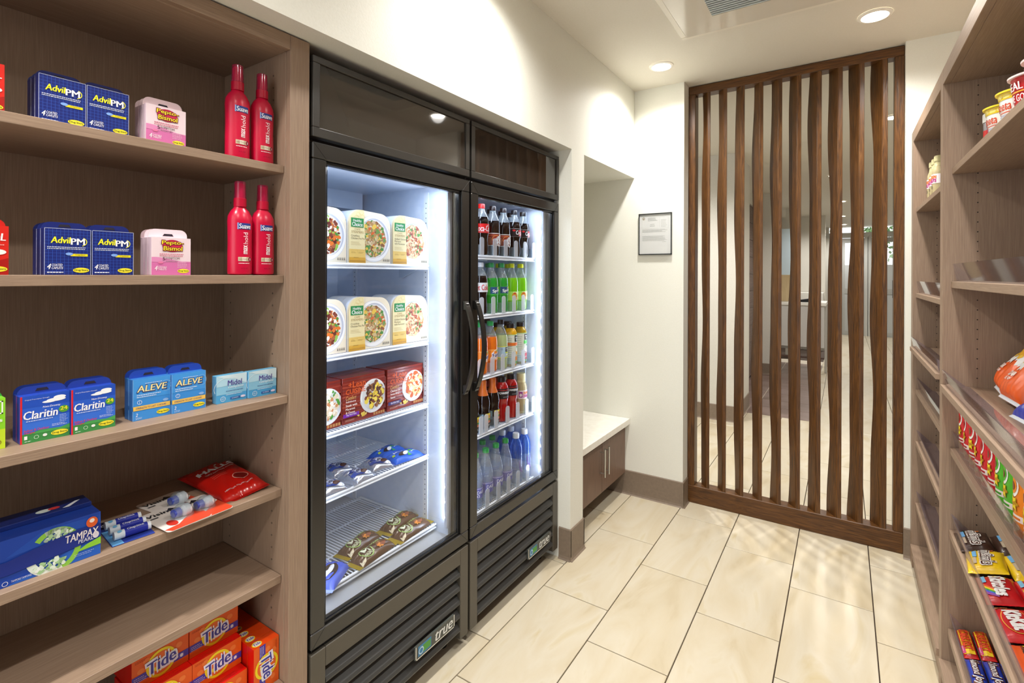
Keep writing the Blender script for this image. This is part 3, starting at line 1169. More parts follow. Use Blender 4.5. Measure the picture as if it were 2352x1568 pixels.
Fr = [(1.436, -1.325), (1.148, -1.325), (.908, -1.325), (.712, -1.323), (.458, -1.283)]
Cr = [(1.483, -1.280), (1.228, -1.280), (.967, -1.280), (.724, -1.280), (.400, -1.280)]
fridge('black glass door freezer on the left holding frozen meals and ice cream bars', .815, 1.494, .425, Fr, None)
dv = {0: [1.70, 1.795, 1.88, 1.965, 2.045, 2.125], 1: [1.70, 1.785, 1.865, 1.95, 2.03, 2.11], 2: [1.69, 1.78, 1.86, 1.945, 2.03, 2.12],
      3: [1.70, 1.735, 1.81, 1.90, 1.985, 2.065, 2.125], 4: [1.745, 1.83, 1.91, 1.99, 2.075]}
fridge('black glass door cooler on the right filled with rows of bottled drinks', 1.498, 2.203, .372, Cr, dv, True)

# ================================================================== MEDICINE BOXES (left cabinet)


def carton(par, w, h, d, m, mside=None, name='carton'):
    """folded carton standing with its face on the local x=0 plane, running back to -d"""
    q = MB()
    q.bbox(-d, 0, 0, 0, w, h, .0006, m)
    o = q.build(name, par)
    return o


def hang_tab(par, w, h, x, m, up_=.018):
    pts = [(0, h - .004), (w, h - .004)]
    for k in range(6):
        a = k / 5 * math.pi / 2
        pts.append((w - .014 + .014 * math.cos(a), h + up_ - .014 + .014 * math.sin(a)))
    for k in range(6):
        a = math.pi / 2 + k / 5 * math.pi / 2
        pts.append((.014 + .014 * math.cos(a), h + up_ - .014 + .014 * math.sin(a)))
    q = MB(); q.prism(pts, x, x + .0008, m, 'x')
    o = q.build('hang_tab', par)
    q = MB(); q.prism([(w * .36, h + .004), (w * .64, h + .004), (w * .6, h + .009), (w * .4, h + .009)], x + .0008, x + .0012, P('2a2430', .6), 'x')
    q.build('euro_slot', o)
    return o


def drugstore(pr, w, u, v, s=1):
    pr.ell(u, v, .0125 * s, .005 * s, 'f2de1c', 3); pr.ell(u, v, .0125 * s, .0045 * s, 'f7e738', 4)
    pr.text('Drug Store', u - .0105 * s, v - .0024 * s, u + .0105 * s, v + .0024 * s, '3a5a22', 5, .02)


def pm_box():
    t = thing('medicine_box', '', 'box', (0, 0, 0))
    w, h, d = .069, .088, .022
    carton(t, w, h, d, P('1c2a78', .4))
    hang_tab(t, w, h, -d, P('1d2a72', .4), .013)
    q = MB(); pr = front(q)
    for k in range(1, 12):
        pr.rect(w * k / 12, .001, w * k / 12 + .0004, h - .001, '3a62c8', 1)
    for k in range(1, 15):
        pr.rect(.001, h * k / 15, w - .001, h * k / 15 + .0004, '3a62c8', 1)
    for a in ((0, 0, .0006, h), (w - .0006, 0, w, h), (0, h - .0006, w, h)):
        pr.rect(*a, 'cfd6ee', 1)
    pr.text('Advil', .009, .060, .038, .072, 'f4ee2a', 4, .03, .15)
    pr.text('PM', .0385, .058, .059, .070, 'f4f4f8', 4, .03, 0)
    pr.ring(.052, .064, .011, .009, .0012, 'f4ee2a', 3, a0=-70, a1=60)
    pr.lines(.004, .049, .064, .055, 2, 'dfe4f2', 3, 4, .5)
    pr.rect(.038, .036, .064, .0405, 'f2de1c', 3); pr.ell(.036, .040, .0055, .0028, '7fa8ee', 4)
    pr.text('Caplets', .045, .037, .060, .040, '4a5a20', 4)
    pr.text('4', .004, .011, .0095, .021, 'f0f2fa', 3, .02, .3)
    pr.text('COATED', .0105, .0165, .026, .021, 'f0f2fa', 3, .01, .3); pr.text('CAPLETS', .0105, .011, .027, .0155, 'f0f2fa', 3, .01, .3)
    pr.lines(.004, .004, .033, .008, 1, 'dfe4f2', 3, 5, .6)
    drugstore(pr, w, .054, .009)
    q.build('printed_label', t)
    return t


def pink_box():
    t = thing('medicine_box', '', 'box', (0, 0, 0))
    w, h, d = .077, .082, .018
    carton(t, w, h, d, P('f0d3de', .4))
    hang_tab(t, w, h, -d, P('f2dbe2', .4), .019)
    q = MB(); pr = front(q)
    pr.rect(0, 0, w, h, 'eed9e0', 1)
    pr.rect(0, 0, w, .030, 'd873ae', 2)
    pts = [(0, .030)] + [(w * k / 10, .030 + .008 * math.sin(math.pi * k / 10 * 1.5)) for k in range(11)] + [(w, .030)]
    pr.poly([(0, .028)] + [(w * k / 10, .034 + .005 * math.sin(1.3 + 3.6 * k / 10)) for k in range(11)] + [(w, .028)], 'e08cbc', 3)
    pr.ell(.040, .064, .020, .0135, 'd02a52', 3); pr.ring(.040, .064, .020, .0135, .001, 'b81d48', 4)
    pr.text('Pepto-', .019, .064, .062, .076, '7a1c30', 5, .07, .05); pr.text('Pepto-', .0195, .0647, .0615, .0753, 'f6e22c', 6, .02, .05)
    pr.text('Bismol', .022, .053, .060, .064, '7a1c30', 5, .07, .05); pr.text('Bismol', .0225, .0537, .0595, .0633, 'f6e22c', 6, .02, .05)
    pr.lines(.015, .041, .064, .049, 2, 'd06a86', 4, 3, .5)
    pr.text('5', .021, .032, .026, .039, '6b4a58', 5, .02); pr.text('SYMPTOM', .027, .034, .054, .039, '6b4a58', 5, .01)
    pr.lines(.027, .030, .052, .033, 1, '8b6a78', 5, 3, .5)
    pr.ell(.017, .027, .005, .0025, 'e87ba8', 5)
    pr.text('4', .006, .010, .011, .020, 'f8ecf2', 4, .02, .2); pr.text('CHEWABLE', .012, .0155, .029, .019, 'f8ecf2', 4); pr.text('TABLETS', .012, .0105, .028, .015, 'f8ecf2', 4, .01)
    pr.lines(.05, .017, .070, .030, 4, 'f4dbe7', 4, 9, .3)
    drugstore(pr, w, .062, .009, .95)
    q.build('printed_label', t)
    return t


def claritin_box():
    t = thing('medicine_box', '', 'box', (0, 0, 0))
    w, h, d = .070, .086, .022
    carton(t, w, h, d, P('2547b4', .4))
    hang_tab(t, w, h, -d, P('28419c', .4), .014)
    q = MB(); pr = front(q)
    pr.rect(0, 0, w, h, '3c72dc', 1); pr.rect(0, 0, .0028, h, 'd8262e', 3)
    pr.rect(0, .045, w, h, '2e5ecc', 2); pr.rect(0, .064, w, h, '2450bc', 2.3)
    pr.rect(.0028, .0, w, .017, '3f8f4a', 2); pr.poly([(.0028, .015), (w * .4, .021), (w * .8, .019), (w, .023), (w, .015)], '4ba455', 3)
    for (a, b, c, e) in ((.050, .073, .014, .0032), (.055, .077, .009, .0034), (.040, .071, .010, .0022)):
        pr.ell(a, b, c, e, 'f2f6fa', 4)
    pr.text('Original Prescription Strength', .006, .0775, .040, .080, 'dfe6f6', 4)
    pr.text('Non-Drowsy', .031, .0595, .056, .064, 'eef2fa', 4, .01, .1)
    pr.text('Claritin', .0045, .043, .052, .058, 'f6f8fc', 5, .025, .12)
    pr.ell(.061, .053, .0075, .0065, '5aa83c', 4); pr.text('24', .056, .051, .066, .058, 'f2e63a', 6, .03)
    pr.lines(.008, .039, .048, .0425, 1, 'cfdaf2', 4, 3, .5); pr.lines(.055, .030, .067, .045, 5, 'cfdaf2', 4, 6, .3)
    pr.text('Indoor & Outdoor', .005, .021, .040, .0255, 'd8303c', 5, .01, .1); pr.text('Allergies', .005, .016, .020, .0205, 'd8303c', 5, .01, .1)
    pr.lines(.044, .024, .067, .029, 2, 'dfe6f6', 4, 8, .4)
    pr.text('1', .006, .007, .009, .0135, 'f4f6f4', 5, .02); pr.lines(.006, .003, .015, .006, 1, 'dfe8df', 5)
    pr.ring(.022, .009, .0035, .0035, .0008, 'bfe0bf', 5); pr.ell(.034, .010, .0032, .0026, 'eef0ee', 5)
    drugstore(pr, w, .055, .010)
    q.build('printed_label', t)
    return t


def aleve_box():
    t = thing('medicine_box', '', 'box', (0, 0, 0))
    w, h, d = .0705, .087, .020
    carton(t, w, h, d, P('3277c2', .4))
    hang_tab(t, w, h, -d, P('2749ac', .4), .016)
    q = MB(); pr = front(q)
    pr.rect(0, 0, w, h, '3f92e0', 1); pr.rect(0, .045, w, h, '469ae6', 2)
    for a in ((0, 0, .0006, h), (w - .0006, 0, w, h)):
        pr.rect(*a, '9ccaf0', 3)
    pr.lines(.022, .076, .055, .079, 1, 'dcebfa', 4)
    pr.text('ALEVE', .007, .0585, .064, .073, '2c3f86', 4, .05, .12); pr.text('ALEVE', .0075, .0595, .063, .0728, 'f6e9a8', 5, .02, .12)
    pr.ring(.062, .066, .010, .012, .0006, '9ccaf0', 3)
    pr.lines(.007, .048, .058, .056, 2, 'dcebfa', 4, 2, .5)
    pr.ring(.012, .038, .0045, .0045, .0009, 'dcebfa', 4); pr.rect(.0117, .034, .0123, .042, 'dcebfa', 4)
    pr.ell(.061, .035, .0055, .003, '8fb8ea', 5)
    pr.rect(0, .021, w, .030, 'f3c860', 3); pr.text('STRENGTH TO LAST 12 HOURS', .005, .0235, .062, .0275, '4a5890', 4, .005, .15)
    pr.text('2', .005, .0085, .009, .0155, 'f2f6fa', 4, .01, .2); pr.lines(.005, .003, .017, .0075, 2, 'dcebfa', 4, 3, .4)
    drugstore(pr, w, .056, .0105)
    q.build('printed_label', t)
    return t


def midol_box():
    t = thing('medicine_box', '', 'box', (0, 0, 0))
    w, h, d = .0725, .066, .020
    carton(t, w, h, d, P('6db6df', .4))
    q = MB(); pr = front(q)
    pr.rect(0, 0, w, h, '4da3d8', 1); pr.rect(0, .020, w, h, '8cc8e6', 2); pr.rect(0, .040, w, h, 'b4dcee', 3)
    pr.poly([(0, h), (w, h), (w, .040), (w * .6, .055), (.02, .058)], 'd3ebf4', 4)
    pr.ring(.030, .035, .036, .026, .0008, 'eef8fc', 5, a0=60, a1=200)
    pr.text('Midol', .026, .040, .060, .053, '4b3594', 6, .01, .05); pr.text('complete', .027, .032, .064, .0395, 'f4fafc', 6, 0, .25)
    pr.lines(.022, .0265, .066, .030, 1, '3a5c98', 5, 3, .5); pr.lines(.022, .018, .064, .021, 1, 'e4f2fa', 5, 4, .5)
    pr.ring(.015, .010, .006, .006, .0009, 'dff0fa', 5); pr.rect(.0147, .005, .0153, .015, 'dff0fa', 5); pr.rect(.010, .0097, .020, .0103, 'dff0fa', 5)
    pr.rect(.032, .006, .056, .011, '2f62ae', 5); pr.text('16 CAPLETS', .036, .0072, .052, .0098, 'eaf4fa', 6)
    pr.ell(.063, .009, .006, .0028, 'e2d9f0', 6)
    q.build('printed_label', t)
    return t


def red_box():
    t = thing('medicine_box', '', 'box', (0, 0, 0))
    w, h, d = .070, .086, .020
    carton(t, w, h, d, P('cc1f14', .4)); hang_tab(t, w, h, -d, P('c3231c', .4), .014)
    q = MB(); pr = front(q)
    pr.rect(0, 0, w, h, 'd42216', 1)
    pr.poly([(.0, 0), (w, 0), (w, .03), (.05, .022)], 'a8150f', 2)
    pr.text('TYLENOL', .004, .060, .066, .073, 'f8f4f2', 4, .03, .12)
    pr.lines(.02, .052, .066, .056, 1, 'f0c8c0', 4); pr.ell(.055, .040, .012, .005, 'f4efec', 4); pr.ell(.042, .036, .012, .005, 'e6ded9', 5)
    drugstore(pr, w, .056, .010)
    q.build('printed_label', t)
    return t


def green_box():
    t = thing('medicine_box', '', 'box', (0, 0, 0))
    w, h, d = .080, .090, .022
    carton(t, w, h, d, P('79c832', .4)); hang_tab(t, w, h, -d, P('3d9a3c', .4), .012)
    q = MB(); pr = front(q)
    pr.rect(0, 0, w, h, '8cd62e', 1); pr.rect(0, 0, w, .035, 'c4e030', 2)
    for a in ((.052, .062, .077, .064), (.075, .062, .077, .085), (.052, .083, .077, .085)):
        pr.rect(*a, 'f2f8ea', 3)
    pr.text('Allergies', .030, .046, .076, .055, 'f4faf0', 4, .03)
    pr.ring(.066, .012, .009, .006, .001, '7a6a20', 4); pr.lines(.03, .028, .07, .040, 3, 'eef6d8', 4, 3, .4)
    q.build('printed_label', t)
    return t


XF = -1.236
ordn = ['front', 'second', 'rear', 'hindmost']


def stack(proto, x, y, z, n, gap, desc, group, first):
    for k in range(n):
        lab_ = desc if k == 0 else '%s box standing behind the %s' % (['', 'second', 'third', 'fourth'][k], desc)
        if first[0]:
            first[0] = False
            proto.location = (x - k * gap, y, z); proto['label'] = lab_; proto['group'] = group
        else:
            dup(proto, (x - k * gap, y, z), lab_, group=group)


p = pm_box(); f1 = [True]
G1 = 'navy grid patterned medicine boxes'
stack(p, XF, .287, 1.6802, 3, .024, 'left navy grid patterned carton on the top shelf', G1, f1)
stack(p, XF, .3575, 1.6802, 2, .024, 'right navy grid patterned carton on the top shelf', G1, f1)
stack(p, XF, .2955, 1.3962, 3, .024, 'left navy grid patterned carton on the second shelf', G1, f1)
stack(p, XF, .3665, 1.3962, 2, .024, 'right navy grid patterned carton on the second shelf', G1, f1)
p = pink_box(); f1 = [True]
G1 = 'pink stomach remedy boxes'
stack(p, XF, .457, 1.6802, 3, .019, 'pink medicine carton with hang tab on the top shelf', G1, f1)
stack(p, XF, .468, 1.3962, 3, .019, 'pink medicine carton with hang tab on the second shelf', G1, f1)
p = red_box(); f1 = [True]
stack(p, XF, .172, 1.6802, 1, .02, 'red medicine carton at the left picture edge on the top shelf', 'red medicine boxes', f1)
stack(p, XF, .178, 1.3962, 1, .02, 'red medicine carton at the left picture edge on the second shelf', 'red medicine boxes', f1)
p = claritin_box(); f1 = [True]
G1 = 'blue allergy medicine boxes'
stack(p, -1.243, .265, 1.0882, 2, .024, 'left blue allergy carton with a white cloud and red edge', G1, f1)
stack(p, -1.239, .336, 1.0882, 2, .024, 'right blue allergy carton with a white cloud and red edge', G1, f1)
p = aleve_box(); f1 = [True]
G1 = 'light blue pain relief boxes'
stack(p, -1.244, .438, 1.0882, 2, .022, 'left light blue pain relief carton with a yellow stripe', G1, f1)
stack(p, -1.240, .5095, 1.0882, 2, .022, 'right light blue pain relief carton with a yellow stripe', G1, f1)
p = midol_box(); f1 = [True]
G1 = 'pale blue carton pair at the right end of the shelf'
stack(p, -1.244, .606, 1.0882, 1, .022, 'left of the two pale blue cartons with violet lettering', G1, f1)
stack(p, -1.238, .6805, 1.0882, 1, .022, 'right of the two pale blue cartons with violet lettering', G1, f1)
p = green_box(); f1 = [True]
stack(p, -1.243, .166, 1.0882, 1, .022, 'lime green medicine carton at the left picture edge', None, f1)
if 'group' in p: del p['group']

# ---- hairspray bottles


def hairspray():
    t = thing('hairspray_bottle', '', 'bottle', (0, 0, 0))
    m = P('d10f3e', .28, 0, .6)
    q = MB()
    q.lathe([(.021, 0), (.0275, .003), (.0285, .008), (.0285, .05), (.0278, .08), (.0285, .115), (.0290, .132), (.0275, .145), (.021, .158), (.0155, .164), (.0135, .168)],
            m, 28, sx=.78)
    q.build('body', t, smooth=True)
    q = MB(); q.lathe([(.0145, .168), (.0145, .188), (.012, .190)], P('bb0b33', .35), 20); q.build('collar', t, smooth=True)
    q = MB(); q.lathe([(.0105, .19), (.0105, .222), (.008, .226), (.0, .226)], P('c4144a', .4), 16); q.build('spray_head', t, smooth=True)
    q = MB(); q.lathe([(.0138, .188), (.0125, .229), (.011, .2305), (.0, .2305)], clear('pink_cap', 'e03b70', .30, .06, 'f6b4c8'), 20); q.build('overcap', t, smooth=True)
    q = MB()
    r = .0286

    def fn(u, v, l):
        a = u / r
        return ((r * .78 + l) * math.cos(a) + .0002, (r + l) * math.sin(a), v)
    pr = Pr(q, fn, True)
    pr.rect(-.016, .112, .017, .127, '2c3f8e', 1); pr.rect(-.017, .1115, -.014, .1275, '8fa6dc', 2)
    pr.text('Suave', -.013, .1135, .015, .1255, 'f4f6fb', 3, .025, .1)
    pr.text('max', -.003, .052, .007, .073, 'f8ecf0', 2, .03, 0, 90); pr.text('hold', -.003, .076, .008, .104, 'f8ecf0', 2, 0, 0, 90)
    pr.rect(-.015, .034, .012, .044, 'd3c2a4', 1); pr.rect(-.006, .034, .004, .044, 'efe6d2', 2); pr.ell(.014, .039, .005, .0055, '8c1236', 2); pr.text('8', .0125, .036, .0155, .042, 'f0e4e0', 3)
    pr.text('HARD TO HOLD', -.013, .0365, .008, .0415, '9c8870', 3)
    pr.lines(-.014, .028, .014, .032, 1, 'f8ecf0', 2, 3, .5); pr.text('10 FL OZ', -.008, .015, .008, .018, '8c1236', 2)
    q.build('printed_label', t)
    return t


p = hairspray(); f1 = [True]
for (y, z, x, l_) in ((.654, 1.6803, -1.245, 'left magenta hairspray bottle on the top shelf'), (.7185, 1.6803, -1.249, 'right magenta hairspray bottle on the top shelf beside the side panel'),
                      (.661, 1.3963, -1.245, 'left magenta hairspray bottle on the second shelf'), (.7210, 1.3963, -1.249, 'right magenta hairspray bottle on the second shelf beside the side panel')):
    if f1[0]:
        p.location = (x, y, z); p['label'] = l_; p['group'] = 'magenta hairspray bottles'; f1[0] = False
    else:
        dup(p, (x, y, z), l_, group='magenta hairspray bottles')

# ---- fourth shelf: large blue box, lip balm card, eye drop cards, cough drop bags
t = thing('tampon_box', 'large dark blue carton with green and white swirl on the fourth shelf', 'box', (-1.240, .145, .8425), R(-1.5))
w, h, d = .236, .083, .098
carton(t, w, h, d, P('1f3f9c', .35))
q = MB(); q.bbox(-d, 0.0, h, -.045, w - .002, h + .009, .001, P('1a2d72', .35)); q.build('top_flap', t)
q = MB(); pr = front(q)
pr.rect(0, 0, w, h, '1f45a8', 1)
pr.poly([(.10, .0), (w, .0), (w, .030), (.19, .026), (.14, .012)], '2a62c4', 2)
pr.poly([(.10, .050), (.16, .054), (w, .035), (w, .078), (.15, .079)], '2350b4', 2)
pr.ring(.168, .036, .038, .042, .009, '8fc94a', 3, a0=-80, a1=140); pr.ring(.166, .036, .040, .041, .008, 'd9e9dc', 3, a0=50, a1=110)
pr.ring(.166, .034, .040, .041, .012, 'e3eee4', 4, a0=190, a1=290)
pr.blobs(.160, .012, .022, .010, [P('dfeedd'), P('a8cf9a'), P('8fb77e'), P('f2f8f0')], 46, .0045, 5, 5)
pr.blobs(.172, .062, .020, .008, [P('dfeedd'), P('a8cf9a'), P('9fb7a6')], 30, .004, 6, 5)
pr.poly([(.0, .030), (.10, .020), (.17, .026), (.205, .030), (w, .042), (w, .060), (.20, .062), (.16, .056), (.10, .044), (0, .055)], '1c2f86', 8)
pr.poly([(.195, .018), (w, .020), (w, .034), (.215, .028)], '8cc83c', 6)
pr.text('TAMPAX', .182, .042, .232, .056, 'e9e2e2', 10, .02, .1); pr.text('PEARL', .201, .034, .224, .041, 'd8d8e4', 10, .01, .1)
pr.ell(.228, .041, .005, .0065, 'd8cfdd', 10)
pr.ell(.222, .068, .009, .010, 'e4632c', 9); pr.ell(.222, .071, .004, .004, 'f4e4dc', 10)
pr.text('TAMPONS TAMPONES', .108, .005, .135, .0085, 'dfe4f2', 5); pr.ring(.100, .0062, .004, .004, .0008, 'e4e6f2', 5)
pr.lines(.195, .010, .232, .016, 2, 'b8c8ee', 5, 2, .3)
q.build('printed_label', t)
q = MB(); pr = Pr(q, lambda u, v, l: (-.045 - v, u, h + .0092 + l))
pr.ell(.165, .02, .012, .009, 'd8e4e0', 1); pr.ell(.180, .02, .009, .007, 'd23b3b', 2)
pr.poly([(.19, .008), (.215, .03), (.223, .03), (.2, .006)], 'e8ecf4', 1)
q.build('top_print', t)

t = thing('lip_balm_pack', 'blister card with three blue and white lip balm sticks on the fourth shelf', 'lip balm', (-1.30, .447, .8425), R(-5))
q = MB(); q.bbox(-.075, -.040, 0, .066, .034, .0012, .0003, P('2c3f98', .4)); q.build('backing_card', t)
q = MB(); pr = Pr(q, lambda u, v, l: (u, v, .0012 + l))
pr.rect(-.074, -.039, -.035, .033, '10122c', 1); pr.text('ChapStick', -.058, -.034, -.044, .028, 'e8ecf6', 2, .01, .1, 90); pr.rect(-.02, -.039, .066, -.020, '64a6dc', 1)
q.build('card_print', t)
bl = None
for k, xx in enumerate((-.025, .008, .041)):
    q = MB()
    n = 14
    for (y0_, y1_, r_, m_) in ((-.032, -.014, .0088, P('dde8f0', .3)), (-.014, .026, .0092, P('2a35a4', .3)), (.026, .032, .0088, P('e8eef4', .3))):
        q.tube([(xx, y0_, .0108), (xx, y1_, .0108)], r_, m_, n)
    o = q.build('stick', t, smooth=True)
    q = MB(); pr = Pr(q, lambda u, v, l: (xx + (.0093 + l) * math.cos(v / .0093 + 1.1), u, .0108 + (.0093 + l) * math.sin(v / .0093 + 1.1)), True)
    pr.text('ChapStick', -.010, -.003, .020, .003, 'e8ecf6', 2, .01, .1); pr.ell(-.023, 0, .004, .003, '6db2dc', 2)
    q.build('stick_print', o)

ED = [(-1.352, .562, .8425, 8, 'rear card of eye drops with a blue capped bottle, farthest back'), (-1.272, .585, .8445, 3, 'right card of eye drops with a blue capped bottle'),
      (-1.268, .535, .8462, 4, 'front left card of eye drops with a blue capped bottle, lying on top')]
t = thing('eye_drop_pack', ED[0][4], 'eye drops', ED[0][:3], R(ED[0][3]), 'eye drop blister cards')
q = MB()
pts = []
for (cx_, cy_, a0_) in ((.058, .034, 0), (-.058, .034, 90), (-.058, -.044, 180), (.058, -.044, 270)):
    for k in range(5):
        a = R(a0_ + 22.5 * k); pts.append((cx_ + .008 * math.cos(a), cy_ + .008 * math.sin(a)))
q.prism(pts, 0, .0012, P('e9e2dc', .4), 'z'); q.build('backing_card', t)
q = MB(); pr = Pr(q, lambda u, v, l: (u, v, .0012 + l))
pr.poly([(-.005, .042), (.060, .042), (.066, .034), (.066, -.044), (.050, -.052), (.045, -.02), (.02, .01)], 'd94a2c', 1)
pr.text('Visine', -.050, -.046, -.034, .010, '26262a', 3, .03, .1, 90); pr.lines(-.028, -.045, -.022, .0, 1, '55555a', 3)
pr.poly([(-.040, -.004), (-.055, .006), (-.040, .020)], '2a2a30', 2); pr.ell(.028, -.026, .016, .010, 'c9301c', 3)
q.build('card_print', t)
q = MB()   # bottle lying on the card, axis along y
for (y0_, y1_, r0, r1, m_) in ((-.017, -.003, .0110, .0125, P('3f52b8', .35)), (-.003, .000, .009, .012, P('dfe3ea', .3)), (.000, .005, .012, .0155, P('e6e6ea', .3)), (.005, .016, .0155, .0155, P('e6e6ea', .3)), (.016, .020, .0155, .011, P('e6e6ea', .3))):
    n = 16
    vs = [(.012 + r0 * math.cos(6.2832 * k / n), y0_, .013 + r0 * math.sin(6.2832 * k / n) * .8) for k in range(n)] + \
         [(.012 + r1 * math.cos(6.2832 * k / n), y1_, .013 + r1 * math.sin(6.2832 * k / n) * .8) for k in range(n)]
    q.mesh(vs, [(k, (k + 1) % n, n + (k + 1) % n, n + k) for k in range(n)] + [tuple(range(n))[::-1], tuple(range(n, 2 * n))], m_)
q.build('drop_bottle', t, smooth=True)
q = MB()
q.lathe([(.024, .0012), (.022, .012), (.018, .022), (.012, .0275), (0, .0285)], M_pet, 20, .012, .003, .85, 1.0)
q.build('blister', t, smooth=True)
for e in ED[1:]:
    dup(t, e[:3], e[4], R(e[3]), 'eye drop blister cards')


# ---- soft wrappers


def pillow(w_, h_, t_, seed=0, nx=26, ny=16, crimp=.010, wr=.06, ends='x'):
    """surface functions of a filled sachet lying flat: returns top(u,v)"""
    rd = random.Random(seed)
    ws = [(rd.uniform(2, 9), rd.uniform(2, 9), rd.uniform(0, 6.28), rd.uniform(.4, 1)) for _ in range(6)]

    def H(u, v):
        U = min(1, abs(u) / (w_ / 2 - (crimp if 'x' in ends else 0)))
        V = min(1, abs(v) / (h_ / 2 - (crimp if 'y' in ends else 0)))
        b = max(0, (1 - U ** 2.6)) * max(0, (1 - V ** 2.6))
        s_ = sum(c * math.sin(a * u / w_ * 3 + b_ * v / h_ * 3 + p_) for a, b_, p_, c in ws) / 6
        e = b ** .42
        # creases fanning in from the crimped ends
        gx = (abs(u) / (w_ / 2)) ** 2 * abs(math.sin(v / h_ * 19 + ws[0][2] + u / w_ * 3)) if 'x' in ends else (abs(v) / (h_ / 2)) ** 2 * abs(math.sin(u / w_ * 19 + ws[0][2]))
        return t_ * e * (1 + wr * 2.2 * s_) + .0006 + t_ * wr * .5 * abs(s_) * (1 - e) + t_ * wr * 3.2 * gx * e
    return H


def wrapper(par, w_, h_, t_, m, seed=0, edge=None, crimp=.010, ends='x', wr=.06, nx=30, ny=18, name='wrapper'):
    H = pillow(w_, h_, t_, seed, crimp=crimp, wr=wr, ends=ends)
    q = MB()
    top = []; bot = []
    for j in range(ny + 1):
        for i in range(nx + 1):
            u = -w_ / 2 + w_ * i / nx; v = -h_ / 2 + h_ * j / ny
            # serrated edges
            uu, vv = u, v
            if 'x' in ends and i in (0, nx) and j % 2: uu *= .985
            if 'y' in ends and j in (0, ny) and i % 2: vv *= .985
            top.append((uu, vv, H(u, v))); bot.append((uu, vv, 0.0002))
    n1 = len(top)
    k0 = q.mat(m)
    k1 = q.mat(edge) if edge else k0
    q.v = top + bot
    for j in range(ny):
        for i in range(nx):
            a = j * (nx + 1) + i
            ue = abs(-w_ / 2 + w_ * (i + .5) / nx) > w_ / 2 - crimp if 'x' in ends else False
            ve = abs(-h_ / 2 + h_ * (j + .5) / ny) > h_ / 2 - crimp if 'y' in ends else False
            k = k1 if (ue or ve) else k0
            q.f.append((a, a + 1, a + nx + 2, a + nx + 1)); q.mi.append(k)
            q.f.append((n1 + a, n1 + a + nx + 1, n1 + a + nx + 2, n1 + a + 1)); q.mi.append(k)
    rim = [i for i in range(nx)] + [(nx) + (nx + 1) * j for j in range(ny)] + [(nx + 1) * ny + nx - i for i in range(nx)] + [(nx + 1) * (ny - j) for j in range(ny)]
    for a, b in zip(rim, rim[1:] + rim[:1]):
        q.f.append((b, a, n1 + a, n1 + b)); q.mi.append(k0)
    o = q.build(name, par, smooth=True, angle=60)

    def deco(fnc, nm='printed_label'):
        qq = MB()
        pr_ = Pr(qq, lambda u, v, l: (u, v, H(max(-w_ / 2, min(w_ / 2, u)), max(-h_ / 2, min(h_ / 2, v))) + .0009 + l), 2)
        fnc(pr_)
        return qq.build(nm, par)
    return deco


for k, (loc, rot, l_) in enumerate((((-1.375, .690, .8435), (R(3), R(10), R(12)), 'red cough drop bag lying underneath, partly covered'),
                                    ((-1.345, .682, .8560), (R(6), R(6.5), R(2)), 'red cough drop bag lying on top at the right end of the shelf'))):
    t = thing('cough_drop_bag', l_, 'bag', loc, 0, 'red cough drop bags')
    t.rotation_euler = rot
    dc = wrapper(t, .205, .112, .019, P('c8170f', .22, 0, .7), 3 + k, P('a8140e', .3), .012, 'x', .16, 40, 26)

    def halls(pr):
        pr.text('HALLS', -.062, -.044, -.044, .044, 'f2eeee', 3, .04, .0, -90 + 180)
        pr.text('TRIPLE SOOTHING ACTION', -.036, -.036, -.030, .036, 'f2dcd8', 3, .01, 0, 90)
        for i in range(3):
            pr.rect(-.020 + .008 * i, -.030, -.019 + .008 * i, .005, 'e8695c', 2)
        pr.ell(.030, .020, .014, .016, '7d0d0a', 2); pr.ring(.030, .020, .017, .019, .0015, 'f0b8a8', 3)
        pr.text('MENTHOL COUGH DROPS', .066, -.040, .070, .030, 'f2dcd8', 3, .01, 0, 90)
    dc(halls)

# ---- laundry detergent boxes on the bottom shelf


def tide_face(pr, w_, h_, rot=0):
    """w_ x h_ landscape print; rot 90: box standing on end"""
    def T(u, v):
        return (u, v) if not rot else (v, w_ - u)
    base = pr.fn
    if rot:
        pr.fn = lambda u, v, l: base(v, w_ - u, l)
    pr.rect(0, 0, w_, h_, 'e65c12', 1)
    for (a, b) in ((.25, .8), (.82, .75), (.15, .55), (.9, .35)):
        pr.ell(a * w_, b * h_, .007, .006, 'ee7a34', 2)
    pr.rect(0, .22 * h_, w_, .45 * h_, '4a36a6', 3)
    pr.ell(.50 * w_, .50 * h_, .46 * h_, .46 * h_, 'f4d81c', 4, 28); pr.ell(.50 * w_, .50 * h_, .37 * h_, .37 * h_, 'ea6a22', 5, 28)
    pr.ring(.50 * w_, .50 * h_, .27 * h_, .27 * h_, .006, 'f4d81c', 6, a0=200, a1=380)
    pr.text('Tide', .50 * w_ - .43 * h_, .29 * h_, .50 * w_ + .46 * h_, .74 * h_, 'ece8f6', 8, .09, .15, 8)
    pr.text('Tide', .50 * w_ - .41 * h_, .31 * h_, .50 * w_ + .44 * h_, .72 * h_, '3c3a9c', 9, .03, .15, 8)
    pr.lines(.03 * w_, .24 * h_, .26 * w_, .42 * h_, 3, 'd8d0f0', 5, 3, .35)
    pr.rect(.82 * w_, .26 * h_, .91 * w_, .42 * h_, '6a5abf', 5); pr.ell(.865 * w_, .34 * h_, .0035, .004, 'e8e8f4', 6)
    pr.lines(.05 * w_, .86 * h_, .26 * w_, .95 * h_, 2, 'b0380a', 3, 5, .4)


